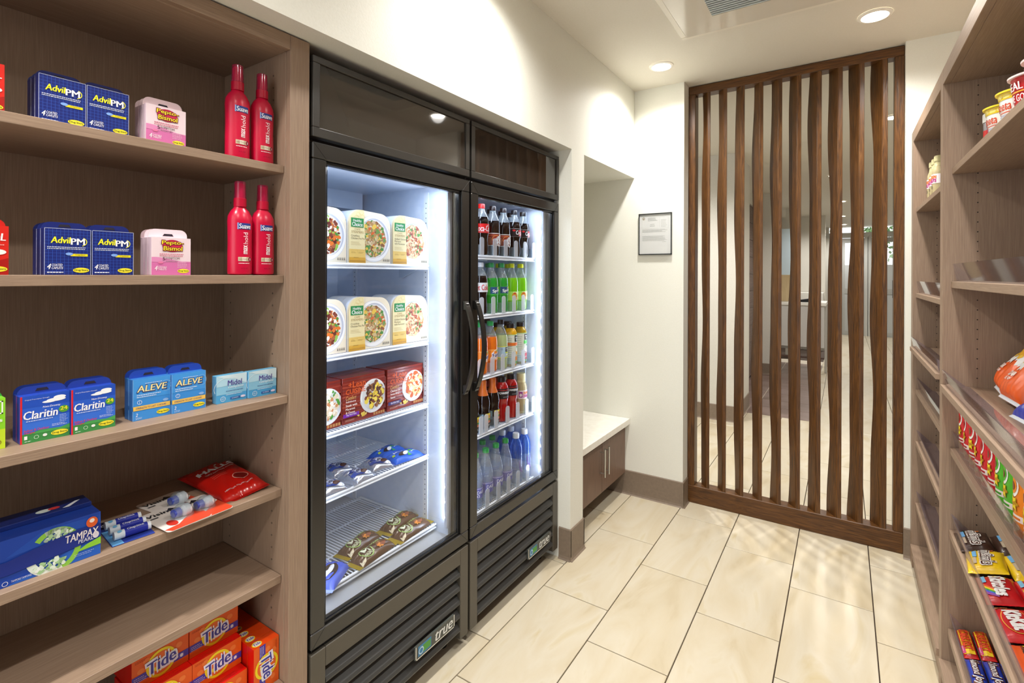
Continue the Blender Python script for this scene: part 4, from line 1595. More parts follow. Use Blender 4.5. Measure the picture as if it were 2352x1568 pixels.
def tide_box(stand=False):
    t = thing('detergent_box', '', 'box', (0, 0, 0))
    w_, h_, d_ = .1145, .066, .036
    q = MB()
    O_, Rd = P('e65c12', .35), P('d81408', .35)
    if not stand:
        q.box(-d_, 0, 0, 0, w_, h_, Rd, {'r': O_}); q.build('carton', t)
        q = MB(); pr = front(q); tide_face(pr, w_, h_)
        q.build('printed_label', t)
        q = MB(); pr = Pr(q, lambda u, v, l: (-v, u, h_ + l))
        pr.lines(.01, .006, .10, .020, 3, '9c0f06', 1, 4, .3)
        q.build('top_print', t)
    else:
        q.box(-.030, 0, 0, 0, h_, w_, Rd, {'r': O_, 't': P('e0450c', .35)}); q.build('carton', t)
        q = MB(); pr = front(q); tide_face(pr, w_, h_, 90)
        q.build('printed_label', t)
        q = MB(); pr = Pr(q, lambda u, v, l: (-v, u, w_ + l))
        pr.ell(.016, .015, .012, .011, 'f4d81c', 1); pr.ell(.016, .015, .010, .009, 'e9dcc4', 2); pr.text('Tide', .007, .010, .025, .020, '3c3a9c', 3, .03, .1)
        q.build('top_print', t)
    return t


p = tide_box(); f1 = [True]
G1 = 'stacked orange detergent boxes'
Z6 = .3455
rows = [('top right', -1.300, .574, 2), ('top left', -1.300, .4575, 2), ('middle right', -1.276, .570, 1), ('middle left', -1.276, .4545, 1), ('bottom right', -1.245, .568, 0), ('bottom left', -1.245, .4525, 0)]
for nm, x, y, lv_ in rows:
    for k in range(3 if lv_ == 2 else 1):
        lab_ = 'orange detergent box in the %s of the two stacks' % nm if k == 0 else '%s detergent box behind the %s orange box' % (['', 'second', 'third'][k], nm)
        loc = (x - .0365 * k, y, Z6 + .0667 * lv_)
        if f1[0]:
            p.location = loc; p['label'] = lab_; p['group'] = G1; f1[0] = False
        else:
            dup(p, loc, lab_, group=G1)
# supporting boxes hidden behind the fronts
for lv_ in (0, 1):
    for (nm, y) in (('right', .570), ('left', .4545)):
        x = -1.276 - .0365 if lv_ == 1 else -1.245 - .0365
        for k in range(2 + (lv_ == 0)):
            dup(p, (x - .0365 * k, y, Z6 + .0667 * lv_), 'detergent box %s inside the %s stack, %s layer' % (['second', 'third', 'fourth'][k], nm, ['bottom', 'middle'][lv_]), group=G1)
p = tide_box(True)
for k in range(7):
    loc = (-1.224 - .0315 * k, .6885, Z6 + .0)
    lab_ = 'orange detergent box standing on end at the right, %s of its row' % ['front', 'second', 'third', 'fourth', 'fifth', 'sixth', 'last'][k]
    if k == 0:
        p.location = loc; p['label'] = lab_; p['group'] = 'detergent boxes standing on end'
    else:
        dup(p, loc, lab_, group='detergent boxes standing on end')
t = thing('dryer_sheet_box', 'dark green carton with a yellow panel left of the detergent boxes', 'box', (-1.250, .335, Z6))
carton(t, .095, .125, .05, P('1f3d2a', .4))
q = MB(); pr = front(q)
pr.rect(0, 0, .095, .125, '20402c', 1); pr.rect(.0, .02, .095, .085, 'd8c83a', 2); pr.poly([(0, .09), (.03, .095), (.05, .12), (0, .12)], '3a62b0', 2); pr.ell(.06, .11, .018, .008, 'e8e4e8', 3)
pr.lines(.01, .03, .085, .07, 4, '4a5a2a', 3, 3, .3)
q.build('printed_label', t)
# ================================================================== FROZEN MEALS
W_CR = [P(c, .45) for c in ('e9dfc4', 'd9c39a', 'f0e8d4')]
VEG = {
    'beef': [P(c, .45) for c in ('5b2a22', '7b3a2c', '4f8a3a', '8fbf55', 'd9742c', 'f2efe6', '6a2f2a', 'a9613f')],
    'pie': [P(c, .45) for c in ('cdb98c', 'b78d5a', '4f8f45', 'd9622c', 'e2c050', 'ddd2b4', 'a8825a', '8a5a3a', '6f9850', 'c8b088')],
    'pasta': [P(c, .45) for c in ('dcbc8c', 'c98050', 'e0c49c', 'a8503a', '4f8a45', 'd8a47a', '8a4434', 'e6d2ae')],
}


def meal_outline(w, h):
    pts = [(0, 0), (w, 0), (w, h * .66)]
    for k in range(9):
        a = k / 8 * math.pi / 2
        pts.append((w - .052 + .052 * math.cos(a) ** .9, h * .66 + (h * .34 - .004) * math.sin(a) ** .9))
    pts += [(w * .30, h)]
    for k in range(9):
        a = math.pi / 2 + k / 8 * math.pi / 2
        pts.append((.046 + .046 * math.cos(a), h * .74 + (h * .26) * math.sin(a)))
    return pts


def meal_box(kind, lines_):
    t = thing('frozen_meal_box', '', 'box', (0, 0, 0))
    w, h, d = .186, .176, .040
    q = MB()
    q.prism(meal_outline(w, h), -d, 0, P('ece4d0', .35), 'x', P('cdd3dc', .35))
    q.build('carton', t)
    q = MB(); pr = front(q)
    cu, cv = .108, .083
    pr.ell(cu, cv, .076, .079, 'cdd2de', 1, 40); pr.ell(cu, cv, .0745, .0775, 'f1f2f4', 2, 40); pr.ell(cu + .004, cv + .003, .064, .067, 'b9bfd0', 3, 36); pr.ell(cu, cv, .061, .065, 'e2e2e2', 4, 36); pr.ell(cu - .002, cv, .055, .061, {'beef': 'e9e2d2', 'pie': '8f7a45', 'pasta': 'd8a47a'}[kind], 4.2, 36)
    pr.blobs(cu - .002, cv, .052, .058, VEG[kind], 480, .0082, {'beef': 3, 'pie': 8, 'pasta': 12}[kind], 5)
    # tall band at the left with a rounded head
    band = [(.004, 0), (.071, 0), (.064, .1755)]
    for k in range(9):
        a = math.pi / 2 + k / 8 * math.pi / 2
        band.append((.046 + .042 * math.cos(a), .130 + .045 * math.sin(a)))
    pr.poly(band, 'eadfae', 18)
    pr.poly([(.004, 0), (.071, 0), (.0695, .045), (.004, .045)], 'e6c670', 19); pr.poly([(.004, 0), (.071, 0), (.0705, .018), (.004, .018)], 'd9a93f', 20)
    for (a, b) in ((.040, .160), (.052, .166), (.058, .152), (.034, .150)):
        pr.ring(a, b, .009, .007, .0007, 'd9c27a', 20)
    pr.rect(.011, .117, .062, .147, '1f8a4c', 21)
    pr.text('Healthy', .019, .132, .053, .143, 'f4f8f4', 23, .01); pr.text('Choice', .015, .120, .057, .133, 'f4f8f4', 23, .02)
    pr.text('CAFE', .025, .107, .048, .113, 'a3895a', 22); pr.text('STEAMERS', .012, .098, .062, .105, 'a3895a', 22)
    y = .086
    for s_ in lines_:
        pr.text(s_, .011, y, .011 + min(.055, .0038 * len(s_)), y + .0062, '5a4c38', 22); y -= .0085
    pr.lines(.011, y - .010, .055, y + .003, 3, 'b8a070', 22, 3, .3)
    pr.rect(.010, .041, .066, .0414, 'a8894a', 22); pr.rect(.037, .032, .0374, .041, 'a8894a', 22)
    pr.lines(.012, .032, .032, .038, 2, 'a07c3a', 22, 4, .4); pr.lines(.041, .032, .062, .038, 2, 'a07c3a', 22, 5, .4)
    pr.lines(.022, .017, .048, .021, 1, 'a07c3a', 22, 6, .5); pr.rect(.006, .004, .069, .0085, 'c4933a', 22)
    for k in range(4):
        pr.rect(.150 + .008 * k, .007, .156 + .008 * k, .016, 'b9b3a4', 6); pr.rect(.151 + .008 * k, .009, .155 + .008 * k, .012, '7d776a', 7)
    q.build('printed_label', t)
    q = MB(); pr = Pr(q, lambda u, v, l: (-u, -l, v))
    pr.rect(.006, .100, .034, .140, '2a8a52', 1); pr.blobs(.02, .055, .012, .035, VEG[kind], 40, .006, 4, 1)
    q.build('side_print', t)
    return t


desc = dict(beef='beef frozen meal box', pie='chicken pie frozen meal box', pasta='chicken pasta frozen meal box')
mt = dict(beef=meal_box('beef', ['Beef', 'Merlot']), pie=meal_box('pie', ['Crustless', 'Chicken Pot Pie']), pasta=meal_box('pasta', ['Grilled Chicken', 'Marinara', 'with Parmesan']))
placed = set()
for si, z in ((0, 1.4365), (1, 1.1485)):
    for kd, y in (('beef', .8655), ('pie', 1.0545), ('pasta', 1.2435)):
        for k in range(3):
            lab_ = ('%s, %s on the %s freezer shelf' % (desc[kd], ['front one', 'second one back', 'rear one'][k], ['top', 'second'][si]))
            loc = (-1.337 - .0415 * k, y, z)
            if kd not in placed:
                placed.add(kd); m_ = mt[kd]; m_.location = loc; m_['label'] = lab_; m_['group'] = 'cream frozen meal boxes'
            else:
                dup(mt[kd], loc, lab_, group='cream frozen meal boxes')


def red_meal(kind, title, strip, sc_):
    t = thing('frozen_meal_box', '', 'box', (0, 0, 0))
    w, h, d = .180, .150, .038
    q = MB(); q.bbox(-d, 0, 0, 0, w, h, .0008, P('8c3026', .25, 0, .6)); q.build('carton', t)
    q = MB(); pr = front(q)
    for k in range(14):
        y = h * k / 14
        pr.poly([(0, y), (w, y + .012 * math.sin(k)), (w, y + .006 + .012 * math.sin(k)), (0, y + .005)] if 0 < k < 12 else [(0, y), (w, y), (w, y + .004), (0, y + .004)], ['9a3a2a', '7a2a24', 'a8432c'][k % 3], 1)
    pr.ell(.128, .072, .056, .058, 'eef0f2', 3, 30); pr.ell(.130, .074, .050, .050, 'd6dade', 4, 30)
    pr.blobs(.134, .076, .040, .044, sc_, 130, .009, 7, 5)
    pr.rect(w - .004, 0.02, w, .13, '7d2c24', 20)
    pr.tube = None
    for k in range(4):
        pr.poly([(.066 + .0025 * k, .062), (.067 + .0025 * k, .062), (.085 + .003 * k, .034), (.0835 + .003 * k, .034)], 'c9ced4', 19)
    pr.poly([(.078, .040), (.112, .016), (.117, .019), (.086, .044)], 'dfe3e8', 19)
    pr.text('+Lean', .020, .116, .090, .137, 'e8601c', 22, .005); pr.text('CUISINE', .010, .096, .090, .113, 'e8601c', 22, .012)
    pr.text('Comfort', .010, .078, .052, .091, 'e9b86a', 22, 0, .35)
    y = .068
    for s_ in title:
        pr.text(s_, .010, y, .010 + .0045 * len(s_), y + .0075, 'f4e8e2', 22, .02); y -= .0115
    pr.rect(0, .022, .064, .034, strip[0], 20); pr.text(strip[1], .012, .0255, .052, .0315, 'f0e6f6', 22, .015)
    pr.blobs(.075, .018, .020, .008, [P('e9c94a'), P('f0dc7a')], 10, .006, 9, 18)
    pr.lines(.008, .009, .055, .016, 2, 'e6b09a', 20, 6, .4)
    for k in range(5):
        pr.rect(w - .055 + .0105 * k, .006, w - .047 + .0105 * k, .015, 'c08a50', 22)
    q.build('printed_label', t)
    q = MB(); pr = Pr(q, lambda u, v, l: (-v, u, h + l)); pr.lines(.01, .008, .17, .030, 3, 'a9793a', 1, 6, .3)
    q.build('top_print', t)
    return t


RM = [('dark red broccoli chicken meal box', red_meal('b', ['Chicken', 'Broccoli'], ('5a2a7a', 'GLUTEN FREE'), [P(c, .45) for c in ('efe6d2', 'e2d2b4', '4f9a3a', 'f4efe2', 'c98a5a')]), .8665),
      ('dark red steak and macaroni meal box', red_meal('s', ['Salisbury', 'Steak with', 'Macaroni', '& Cheese'], ('7a2aa8', '20g PROTEIN'), [P(c, .45) for c in ('5a2c1c', '7a4028', 'eacb3a', 'f2dc5a', '4a2418', '9a6a40')]), 1.0525),
      ('dark red chicken and potato meal box', red_meal('c', ['Chicken in', 'Sweet BBQ', 'Sauce'], ('3a2a6a', 'GLUTEN FREE'), [P(c, .45) for c in ('efe0a8', 'e8d48a', 'd9743a', 'c9602c', 'f4ecc8')]), 1.2450)]
for ds, p, y in RM:
    for k in range(3):
        lab_ = '%s, %s on the third freezer shelf' % (ds, ['front one', 'second one back', 'rear one'][k])
        loc = (-1.356 - .039 * k, y, .9085)
        if k == 0:
            p.location = loc; p['label'] = lab_; p['group'] = 'dark red frozen meal boxes'
        else:
            dup(p, loc, lab_, group='dark red frozen meal boxes')

# ---- ice cream bars and bags on the two lower freezer shelves
Z4, Z5 = .7125, .4585
FOIL = P('cfd6e2', .22, .75)
proto = None
for k, (x, y, rz, ds) in enumerate(((-1.395, 1.232, 80, 'silver wrapped ice cream square nearest the blue and green bags'), (-1.372, 1.122, 98, 'silver wrapped ice cream square in the middle of the shelf front'),
                                    (-1.475, 1.118, 92, 'silver wrapped ice cream square lying at the back of the shelf'), (-1.372, 1.012, 86, 'silver wrapped ice cream square beside the red pouch'))):
    if proto is None:
        t = proto = thing('ice_cream_sandwich', ds, 'ice cream', (x, y, Z4 + .001), R(rz), 'silver wrapped ice cream squares')
        dc = wrapper(t, .112, .090, .019, FOIL, 21, FOIL, .016, 'x', .24, 44, 34)

        def f_(pr):
            pr.rect(-.036, -.026, .030, -.008, '3a4f9c', 1); pr.ell(-.004, -.005, .030, .022, '2c3f8c', 2); pr.ell(-.001, -.002, .022, .014, 'c9d2e6', 3)
            pr.text('COOKIES', -.026, -.007, .022, .003, '2a2f5a', 4, .02); pr.text('& CREAM', -.022, .006, .018, .014, '2a2f5a', 4, .02)
            pr.ell(.020, -.016, .013, .010, '4a2c22', 4); pr.lines(-.034, .022, .028, .032, 2, '3a4f9c', 2, 3, .5)
        dc(f_)
    else:
        dup(proto, (x, y, Z4 + .001), ds, R(rz), 'silver wrapped ice cream squares')
proto = None
for k, (x, y, rz, z, ds) in enumerate(((-1.455, 1.335, 100, Z4 + .001, 'blue and green ice cream sandwich bag at the back right of the shelf'), (-1.372, 1.342, 84, Z4 + .001, 'blue and green ice cream sandwich bag at the front right of the shelf'))):
    if proto is None:
        t = proto = thing('ice_cream_bag', ds, 'ice cream', (x, y, z), R(rz), 'blue and green ice cream bags')
        dc = wrapper(t, .150, .078, .021, P('2f63cc', .3), 31, P('2a52b8', .3), .012, 'x', .16, 36, 24)

        def f_(pr):
            pr.poly([(.0, -.028), (.060, -.028), (.060, .020), (.028, .010), (.010, -.010)], '4db84a', 1)
            pr.text('COOKIES', -.040, .006, .004, .018, 'e8ecf6', 3, .03, .1); pr.ell(-.016, -.010, .014, .008, '33251f', 2); pr.ell(-.002, -.012, .010, .006, 'e9ecf0', 3)
            pr.ell(-.048, -.004, .006, .007, 'b6d84a', 2); pr.lines(.018, -.020, .054, -.002, 3, 'dff0d8', 3, 5, .3)
        dc(f_)
    else:
        dup(proto, (x, y, z), ds, R(rz), 'blue and green ice cream bags')
t = thing('ice_cream_bag', 'red and white pouch at the left front corner of the fourth freezer shelf', 'ice cream', (-1.362, .925, Z4 + .001), R(95))
wrapper(t, .075, .07, .024, P('d8303a', .35), 41, P('e8e6ea', .35), .014, 'x', .12)(lambda pr: pr.rect(-.02, -.01, .02, .01, 'f0ecec', 2))
proto = None
for k, (x, y, rz, ds) in enumerate(((-1.318, 1.150, 96, 'brown and gold ice cream bar at the front centre of the bottom freezer shelf'), (-1.400, 1.160, 101, 'brown and gold ice cream bar lying behind the front centre one'),
                                    (-1.322, 1.332, 95, 'brown and gold ice cream bar at the front right corner'), (-1.400, 1.345, 99, 'brown and gold ice cream bar at the back right corner'))):
    ds += '' if 'freezer' in ds else ' of the freezer'
    if proto is None:
        t = proto = thing('ice_cream_bar', ds, 'ice cream', (x, y, Z5 + .001), R(rz), 'brown and gold ice cream bars')
        dc = wrapper(t, .190, .064, .023, P('5a3a22', .25, 0, .7), 51, P('c9ac2c', .25, .5), .020, 'x', .14, 40, 24)

        def f_(pr):
            pr.ring(-.032, .0, .026, .026, .0035, '9fbf6a', 2); pr.ell(-.032, 0, .0215, .0215, '50301c', 2); pr.text('M', -.046, -.006, -.018, .014, 'e6ead0', 4, .03)
            pr.text('MAGNUM', -.052, -.020, -.012, -.010, 'dfe6c0', 5, .02); pr.text('DOUBLE', .004, .014, .050, .024, 'b9cf7a', 4, .02); pr.text('CARAMEL', .010, .006, .040, .011, 'd0a060', 4)
            pr.ell(.030, -.006, .020, .011, '8a4a2c', 2); pr.blobs(.022, -.014, .010, .006, [P('e0963a'), P('d8862c')], 6, .006, 3, 4)
            pr.poly([(-.078, -.030), (-.060, -.028), (-.052, -.018), (-.074, -.012)], 'dccfae', 2)
        dc(f_)
    else:
        dup(proto, (x, y, Z5 + .001), ds, R(rz), 'brown and gold ice cream bars')
for k, (x, y, rz, z, ds) in enumerate(((-1.325, .985, 120, Z5 + .001, 'blue cookie ice cream bag at the front left of the bottom freezer shelf'), (-1.415, .965, 80, Z5 + .001, 'blue striped ice cream bag behind the blue cookie one'))):
    t = thing('ice_cream_bag', ds, 'ice cream', (x, y, z), R(rz), 'blue cookie ice cream bags')
    dc = wrapper(t, .150, .078, .028, P('4a62d0', .3), 61 + k, P('9fb2ee', .3), .016, 'x', .10)

    def f_(pr):
        pr.ell(-.012, -.004, .040, .022, '35221c', 2); pr.ell(-.010, -.002, .030, .010, 'e4e6ec', 3); pr.text('COOKIES', -.045, .018, .010, .030, 'f0f2f8', 3, .03, .1)
        for i in range(5):
            pr.rect(.050 + .004 * i, -.030, .052 + .004 * i, .030, 'dfe6fa', 2)
        pr.ell(.045, .018, .006, .006, 'e8ecf6', 3); pr.ell(.045, -.004, .004, .004, 'd83a4a', 3)
    dc(f_)

# ================================================================== BOTTLED DRINKS
COLA = P('0c0607', .06, 0, .6)
CLR = M_pet


def bottle(kind):
    t = thing({'w': 'water_bottle', 'j': 'juice_bottle'}.get(kind[0], 'soda_bottle') if kind not in ('coke',) else 'soda_bottle', '', 'bottle', (0, 0, 0))
    q = MB(); lb_ = MB(); cap = MB(); face = -6
    contour = lambda liq: [(.024, 0, liq), (.0305, .005), (.0325, .018), (.0320, .040), (.0290, .068), (.0300, .082), (.0330, .094, liq), (.0330, .138), (.0325, .150), (.0290, .166, CLR), (.0210, .184), (.0150, .197), (.0130, .204)]
    straight = lambda liq: [(.025, 0, liq), (.0310, .005), (.0325, .015), (.0320, .030), (.0330, .045, liq), (.0330, .128), (.0325, .140), (.0300, .156, CLR), (.0220, .176), (.0150, .192), (.0130, .204)]
    capc = None; capz = .204; capr = .0148; caph = .020

    def ring_band(pr, z0, z1, m, r=.0331, l=1):
        pr.rect(-math.pi * r, z0, math.pi * r, z1, m, l)
    if kind == 'coke':
        q.lathe(contour(COLA), COLA, 24); capc = 'd81c1c'
        pr = cyl(lb_, .0331, face); ring_band(pr, .096, .136, 'd8171c')
        pr.text('Coca-Cola', -.052, .103, .030, .129, 'f6f2f2', 3, .02, .15)
        pr.lines(-.045, .099, .0, .101, 1, 'f0d0d0', 2)
    elif kind == 'zero':
        q.lathe(contour(COLA), COLA, 24); capc = '16161a'
        pr = cyl(lb_, .0331, face); ring_band(pr, .096, .136, '1a1214'); ring_band(pr, .134, .1352, 'b9b6b6', l=2); ring_band(pr, .0965, .0975, '8a8686', l=2)
        pr.rect(-.005, .099, .035, .128, 'cf1f24', 2); pr.text('Coca-Cola', -.020, .106, .052, .126, 'f4f2f2', 4, .02, .15); pr.poly([(-.03, .131), (-.02, .125), (-.03, .120), (-.038, .126)], 'cf1f24', 3); pr.rect(-.004, .101, .03, .103, 'f0e8e8', 3)
    elif kind == 'pibb':
        q.lathe(straight(COLA), COLA, 24); capc = '1c1416'
        pr = cyl(lb_, .0331, face); ring_band(pr, .046, .100, '8a3a24')
        ring_band(pr, .098, .101, 'f0ece8', l=2); ring_band(pr, .045, .048, 'f0ece8', l=2); ring_band(pr, .088, .093, 'b8543a', l=2)
        pr.ring(-.010, .074, .020, .018, .003, 'e0823a', 3, a0=0, a1=200); pr.ell(-.010, .072, .015, .014, '9a2c20', 3); pr.text('PIBB', -.012, .050, .030, .088, 'f2f6fa', 6, .04, .1, 38)
        pr.lines(-.05, .055, -.03, .085, 5, 'e8b89a', 3, 3, .4)
    elif kind == 'diet':
        q.lathe(contour(COLA), COLA, 24); capc = 'dfe2e8'
        pr = cyl(lb_, .0331, face); ring_band(pr, .096, .136, 'cfd2d6'); pr.text('Diet Coke', -.060, .104, .018, .128, 'c8262c', 3, .02, 0); pr.lines(-.03, .099, .0, .101, 1, 'a0a4a8', 2)
    elif kind == 'sprite':
        g = clear('green_soda', '2fb43c', .55, .06, '9fe89a')
        q.lathe(straight(g), g, 24); capc = '2f9a5a'
        pr = cyl(lb_, .0331, face); ring_band(pr, .080, .118, '3aa83c'); pr.rect(-.03, .086, .03, .116, '24507a', 2)
        pr.text('Sprite', -.020, .090, .032, .108, 'f2f6f4', 4, .03, .1, 8); pr.poly([(.004, .108), (.016, .118), (.018, .109)], 'e8d83a', 4)
    elif kind == 'lime':
        g = clear('lime_soda', '8ce01c', .62, .06, 'd2f47a')
        q.lathe(straight(g), g, 24); capc = 'd8e01c'
        pr = cyl(lb_, .0331, face); ring_band(pr, .050, .092, 'a8e060'); pr.rect(-.020, .052, .045, .091, 'd6eea8', 2); pr.ell(-.012, .072, .014, .016, 'e8a82c', 3); pr.ell(-.012, .072, .011, .013, 'c8382c', 4)
        pr.text('Mello', -.020, .072, -.004, .080, 'f0e83a', 5, .03); pr.text('Yello', -.020, .063, -.004, .071, 'f0e83a', 5, .03)
        pr.ell(.022, .074, .009, .012, 'e0a83a', 3); pr.blobs(.01, .058, .02, .004, [P('e8823a'), P('f2f6ea')], 9, .004, 2, 3)
    elif kind == 'orange':
        g = clear('orange_soda', 'e8741a', .88, .06, 'f8c890')
        q.lathe(straight(g), g, 24); capc = '2fa85a'
        pr = cyl(lb_, .0331, face); ring_band(pr, .052, .100, 'ee8a28'); ring_band(pr, .098, .1002, 'f6c87a', l=2)
        pr.ring(.006, .078, .027, .021, .0025, 'f2ece6', 3); pr.text('Fanta', -.020, .066, .032, .088, 'f4f0f2', 5, .07, .05, 10); pr.text('Fanta', -.018, .068, .030, .086, '2c2a7c', 6, .03, .05, 10)
        pr.ell(.010, .094, .008, .004, '7ab83a', 4, rot=30); pr.text('ORANGE', -.014, .054, .010, .058, 'f8e8d8', 3)
    elif kind == 'lemonade':
        g = clear('lemonade', 'c4d69a', .70, .06, 'e6f2c8')
        q.lathe(straight(g), g, 24); capc = '15181c'
        pr = cyl(lb_, .0331, face); ring_band(pr, .052, .104, 'a9c6da'); ring_band(pr, .102, .1045, 'e6e83a', l=2); ring_band(pr, .052, .0555, 'e6e83a', l=2)
        pr.rect(-.004, .080, .030, .100, '1c2420', 3); pr.text('Minute', -.001, .0905, .026, .097, 'e6ece8', 5, .02); pr.text('Maid', .003, .0825, .024, .089, 'e6ece8', 5, .02)
        pr.rect(-.004, .073, .030, .0785, 'd8e23a', 3); pr.blobs(.012, .063, .016, .006, [P('e8e24a'), P('6a8ad0'), P('f2f6e8')], 12, .004, 3, 3); pr.ring(-.022, .092, .004, .004, .001, '2a3f6a', 3)
    elif kind in ('juice_o', 'juice_a'):
        liq = P('e0a81c', .15) if kind == 'juice_o' else P('a8861c', .12)
        pf = [(.026, 0, liq), (.0300, .004), (.0310, .012), (.0310, .150), (.0305, .158, liq), (.0260, .168), (.0200, .177), (.0180, .180)]
        q.lathe(pf, liq, 8); capc = '121418'; capz = .180; capr = .0195; caph = .020
        pr = Pr(lb_, lambda u, v, l: ((.0313 + l) * math.cos(u / .0313), (.0313 + l) * math.sin(u / .0313), v), True)
        ring_band(pr, .012, .150, 'dce0d2', .0313); ring_band(pr, .147, .1505, 'b6d88a', .0313, 2)
        pr.rect(-.010, .116, .028, .146, '1e2422', 3); pr.text('Minute', -.006, .131, .024, .140, 'e6ece8', 5, .02); pr.text('Maid', -.002, .120, .020, .129, 'e6ece8', 5, .02)
        pr.lines(-.045, .03, -.020, .140, 12, '6a6e68', 3, 4, .25)
        if kind == 'juice_o':
            pr.rect(-.05, .098, .030, .112, 'e8742a', 3); pr.poly([(.0, .095), (.012, .095), (.006, .083)], '5aa84a', 4); pr.poly([(-.006, .075), (.022, .075), (.018, .055), (.006, .052)], 'f0b03a', 4)
            pr.rect(-.006, .028, .016, .046, 'e08a2c', 4); pr.rect(-.004, .014, .020, .024, '6aa84a', 4)
        else:
            pr.rect(-.014, .098, .030, .114, '5ac85a', 3); pr.poly([(.0, .095), (.012, .095), (.006, .083)], '5aa84a', 4); pr.ell(.006, .070, .018, .016, 'eef2e6', 4); pr.ring(.006, .070, .018, .016, .0025, 'a83a4a', 5, a0=180, a1=360)
            pr.rect(-.010, .036, .022, .052, 'b83a4a', 4); pr.ell(.004, .026, .012, .008, 'a82c3c', 4); pr.ell(.0, .018, .008, .005, '4a8a4a', 5)
    elif kind == 'tea':
        q.lathe([(.024, 0, COLA), (.0300, .004), (.0310, .014), (.0305, .070), (.0290, .080), (.0310, .095), (.0325, .110), (.0300, .128), (.0240, .146, P('d8702c', .35)), (.0165, .168), (.0150, .180), (.0150, .196)], COLA, 24)
        capc = 'e0742c'; capz = .196; capr = .0155; caph = .014
        pr = cyl(lb_, .0312, face); pr.mb; ring_band(pr, .016, .072, '2a2420', .0312); pr.rect(-.018, .040, .022, .070, 'e6d83a', 2); pr.text('PEACH', -.014, .050, .034, .063, 'c23a24', 4, .03); pr.rect(-.014, .041, .018, .048, '3a7a3a', 3); pr.rect(-.020, .029, .026, .039, 'd86a3a', 2)
        pr.lines(-.018, .031, .02, .037, 2, 'f0c8a8', 3, 3, .4); pr.ring(-.008, .020, .005, .005, .0012, 'c8d8f0', 3); pr.lines(-.004, .017, .022, .024, 2, 'cfcac0', 3, 5, .5); pr.rect(-.052, .030, -.026, .068, '7a9aa8', 2)
        pr.ring
    elif kind == 'power':
        rd_ = P('a80f14', .12, 0, .6)
        q.lathe([(.026, 0, rd_), (.0310, .004), (.0320, .014), (.0310, .040), (.0270, .075), (.0275, .085), (.0315, .100, rd_), (.0320, .108), (.0320, .150), (.0290, .162), (.0225, .174), (.0180, .180)], rd_, 24)
        capc = '15171c'; capz = .180; capr = .0190; caph = .022
        pr = cyl(lb_, .0321, face); ring_band(pr, .106, .152, '1a1a20', .0321); ring_band(pr, .143, .147, 'a81a20', .0321, 2); pr.rect(-.05, .126, .05, .137, '2a2c34', 2)
        pr.text('POWERADE', -.044, .128, .030, .137, 'e6eaee', 4, .04, .15); pr.lines(-.02, .112, .015, .118, 2, 'a8acb4', 3, 4, .4)
    elif kind == 'coffee':
        cr = P('d6cc9c', .3); gl_ = P('b8ab84', .12)
        q.lathe([(.025, 0, cr), (.0285, .005), (.0290, .012, gl_), (.0290, .120), (.0285, .128), (.0245, .142), (.0215, .150, cr), (.0205, .162), (.0205, .168)], gl_, 24)
        capc = 'd9d2a0'; capz = .168; capr = .0222; caph = .024
        pr = cyl(lb_, .0292, face); ring_band(pr, .072, .112, 'efe9ee', .0292); pr.text('DUNKIN', -.014, .094, .036, .106, 'e0722c', 3, .05); pr.text('DONUTS', -.014, .078, .036, .091, 'c0288a', 3, .05); pr.rect(-.036, .078, -.018, .106, '9a3a9a', 2); pr.ell(-.027, .090, .006, .008, 'efe9ee', 3)
        pr.text('ICED', .002, .050, .020, .062, '3a3228', 3, .03); pr.lines(-.006, .024, .022, .046, 4, '8a7a58', 3, 4, .4)
    elif kind == 'water_d':
        q.lathe([(.026, 0, M_water), (.0310, .005), (.0325, .016), (.0310, .030), (.0325, .044, M_water), (.0325, .090), (.0315, .100), (.0328, .112), (.0320, .132), (.0270, .156, CLR), (.0190, .182), (.0140, .205), (.0128, .212)], M_water, 24)
        capc = '2f9a4c'; capz = .212; caph = .018
        pr = cyl(lb_, .0327, face); ring_band(pr, .046, .090, '4a4fa8', .0327); pr.rect(-.0327 * 3.1, .084, .0327 * 3.1, .0855, 'c9cdf0', 2); pr.rect(-.0327 * 3.1, .0875, .0327 * 3.1, .0885, 'c9cdf0', 2)
        pr.text('DASANI', -.018, .064, .042, .078, 'e8ecf6', 4, .01); pr.rect(-.018, .050, -.006, .060, 'e6e8f4', 3); pr.ell(-.012, .055, .0035, .0035, '4a4fa8', 4); pr.ring
    elif kind == 'water_s':
        bl_ = clear('blue_water', '3a78d8', .34, .05, 'b4d0f6')
        q.lathe([(.028, 0, M_water), (.0315, .004), (.0320, .010), (.0310, .014), (.0318, .05), (.0318, .120, bl_), (.0318, .155), (.0300, .175), (.0230, .195), (.0165, .206), (.0140, .210)], M_water, 24)
        capc = 'd9dee4'; capz = .210; capr = .0160; caph = .024
        pr = cyl(lb_, .0320, face)
        pts = [(-.012, .110), (.026, .110), (.026, .052), (.018, .046)] + [(.018 - .030 * math.sin(R(90 * k / 6)), .046 + .040 * (1 - math.cos(R(90 * k / 6)))) for k in range(1, 7)]
        pr.poly(pts, '5a3a8c', 1); pr.text('smart', .012, .052, .026, .095, 'e9ecf4', 4, .03, 0, 90); pr.lines(-.055, .060, -.028, .110, 8, '7a88b8', 1, 4, .25)
    q.build('bottle_body', t, smooth=True)
    if capc:
        cap.lathe([(capr, capz), (capr, capz + caph * .8), (capr * .92, capz + caph), (0, capz + caph)], P(capc, .35), 24)
        cap.build('cap', t, smooth=True)
        if kind in ('coke', 'zero', 'pibb', 'diet', 'sprite', 'lime', 'orange', 'lemonade', 'water_d'):
            c2 = MB(); c2.lathe([(.0155, .1985), (.0155, .2015)], CLR, 20); c2.build('neck_ring', t)
    lb_.build('printed_label', t)
    return t


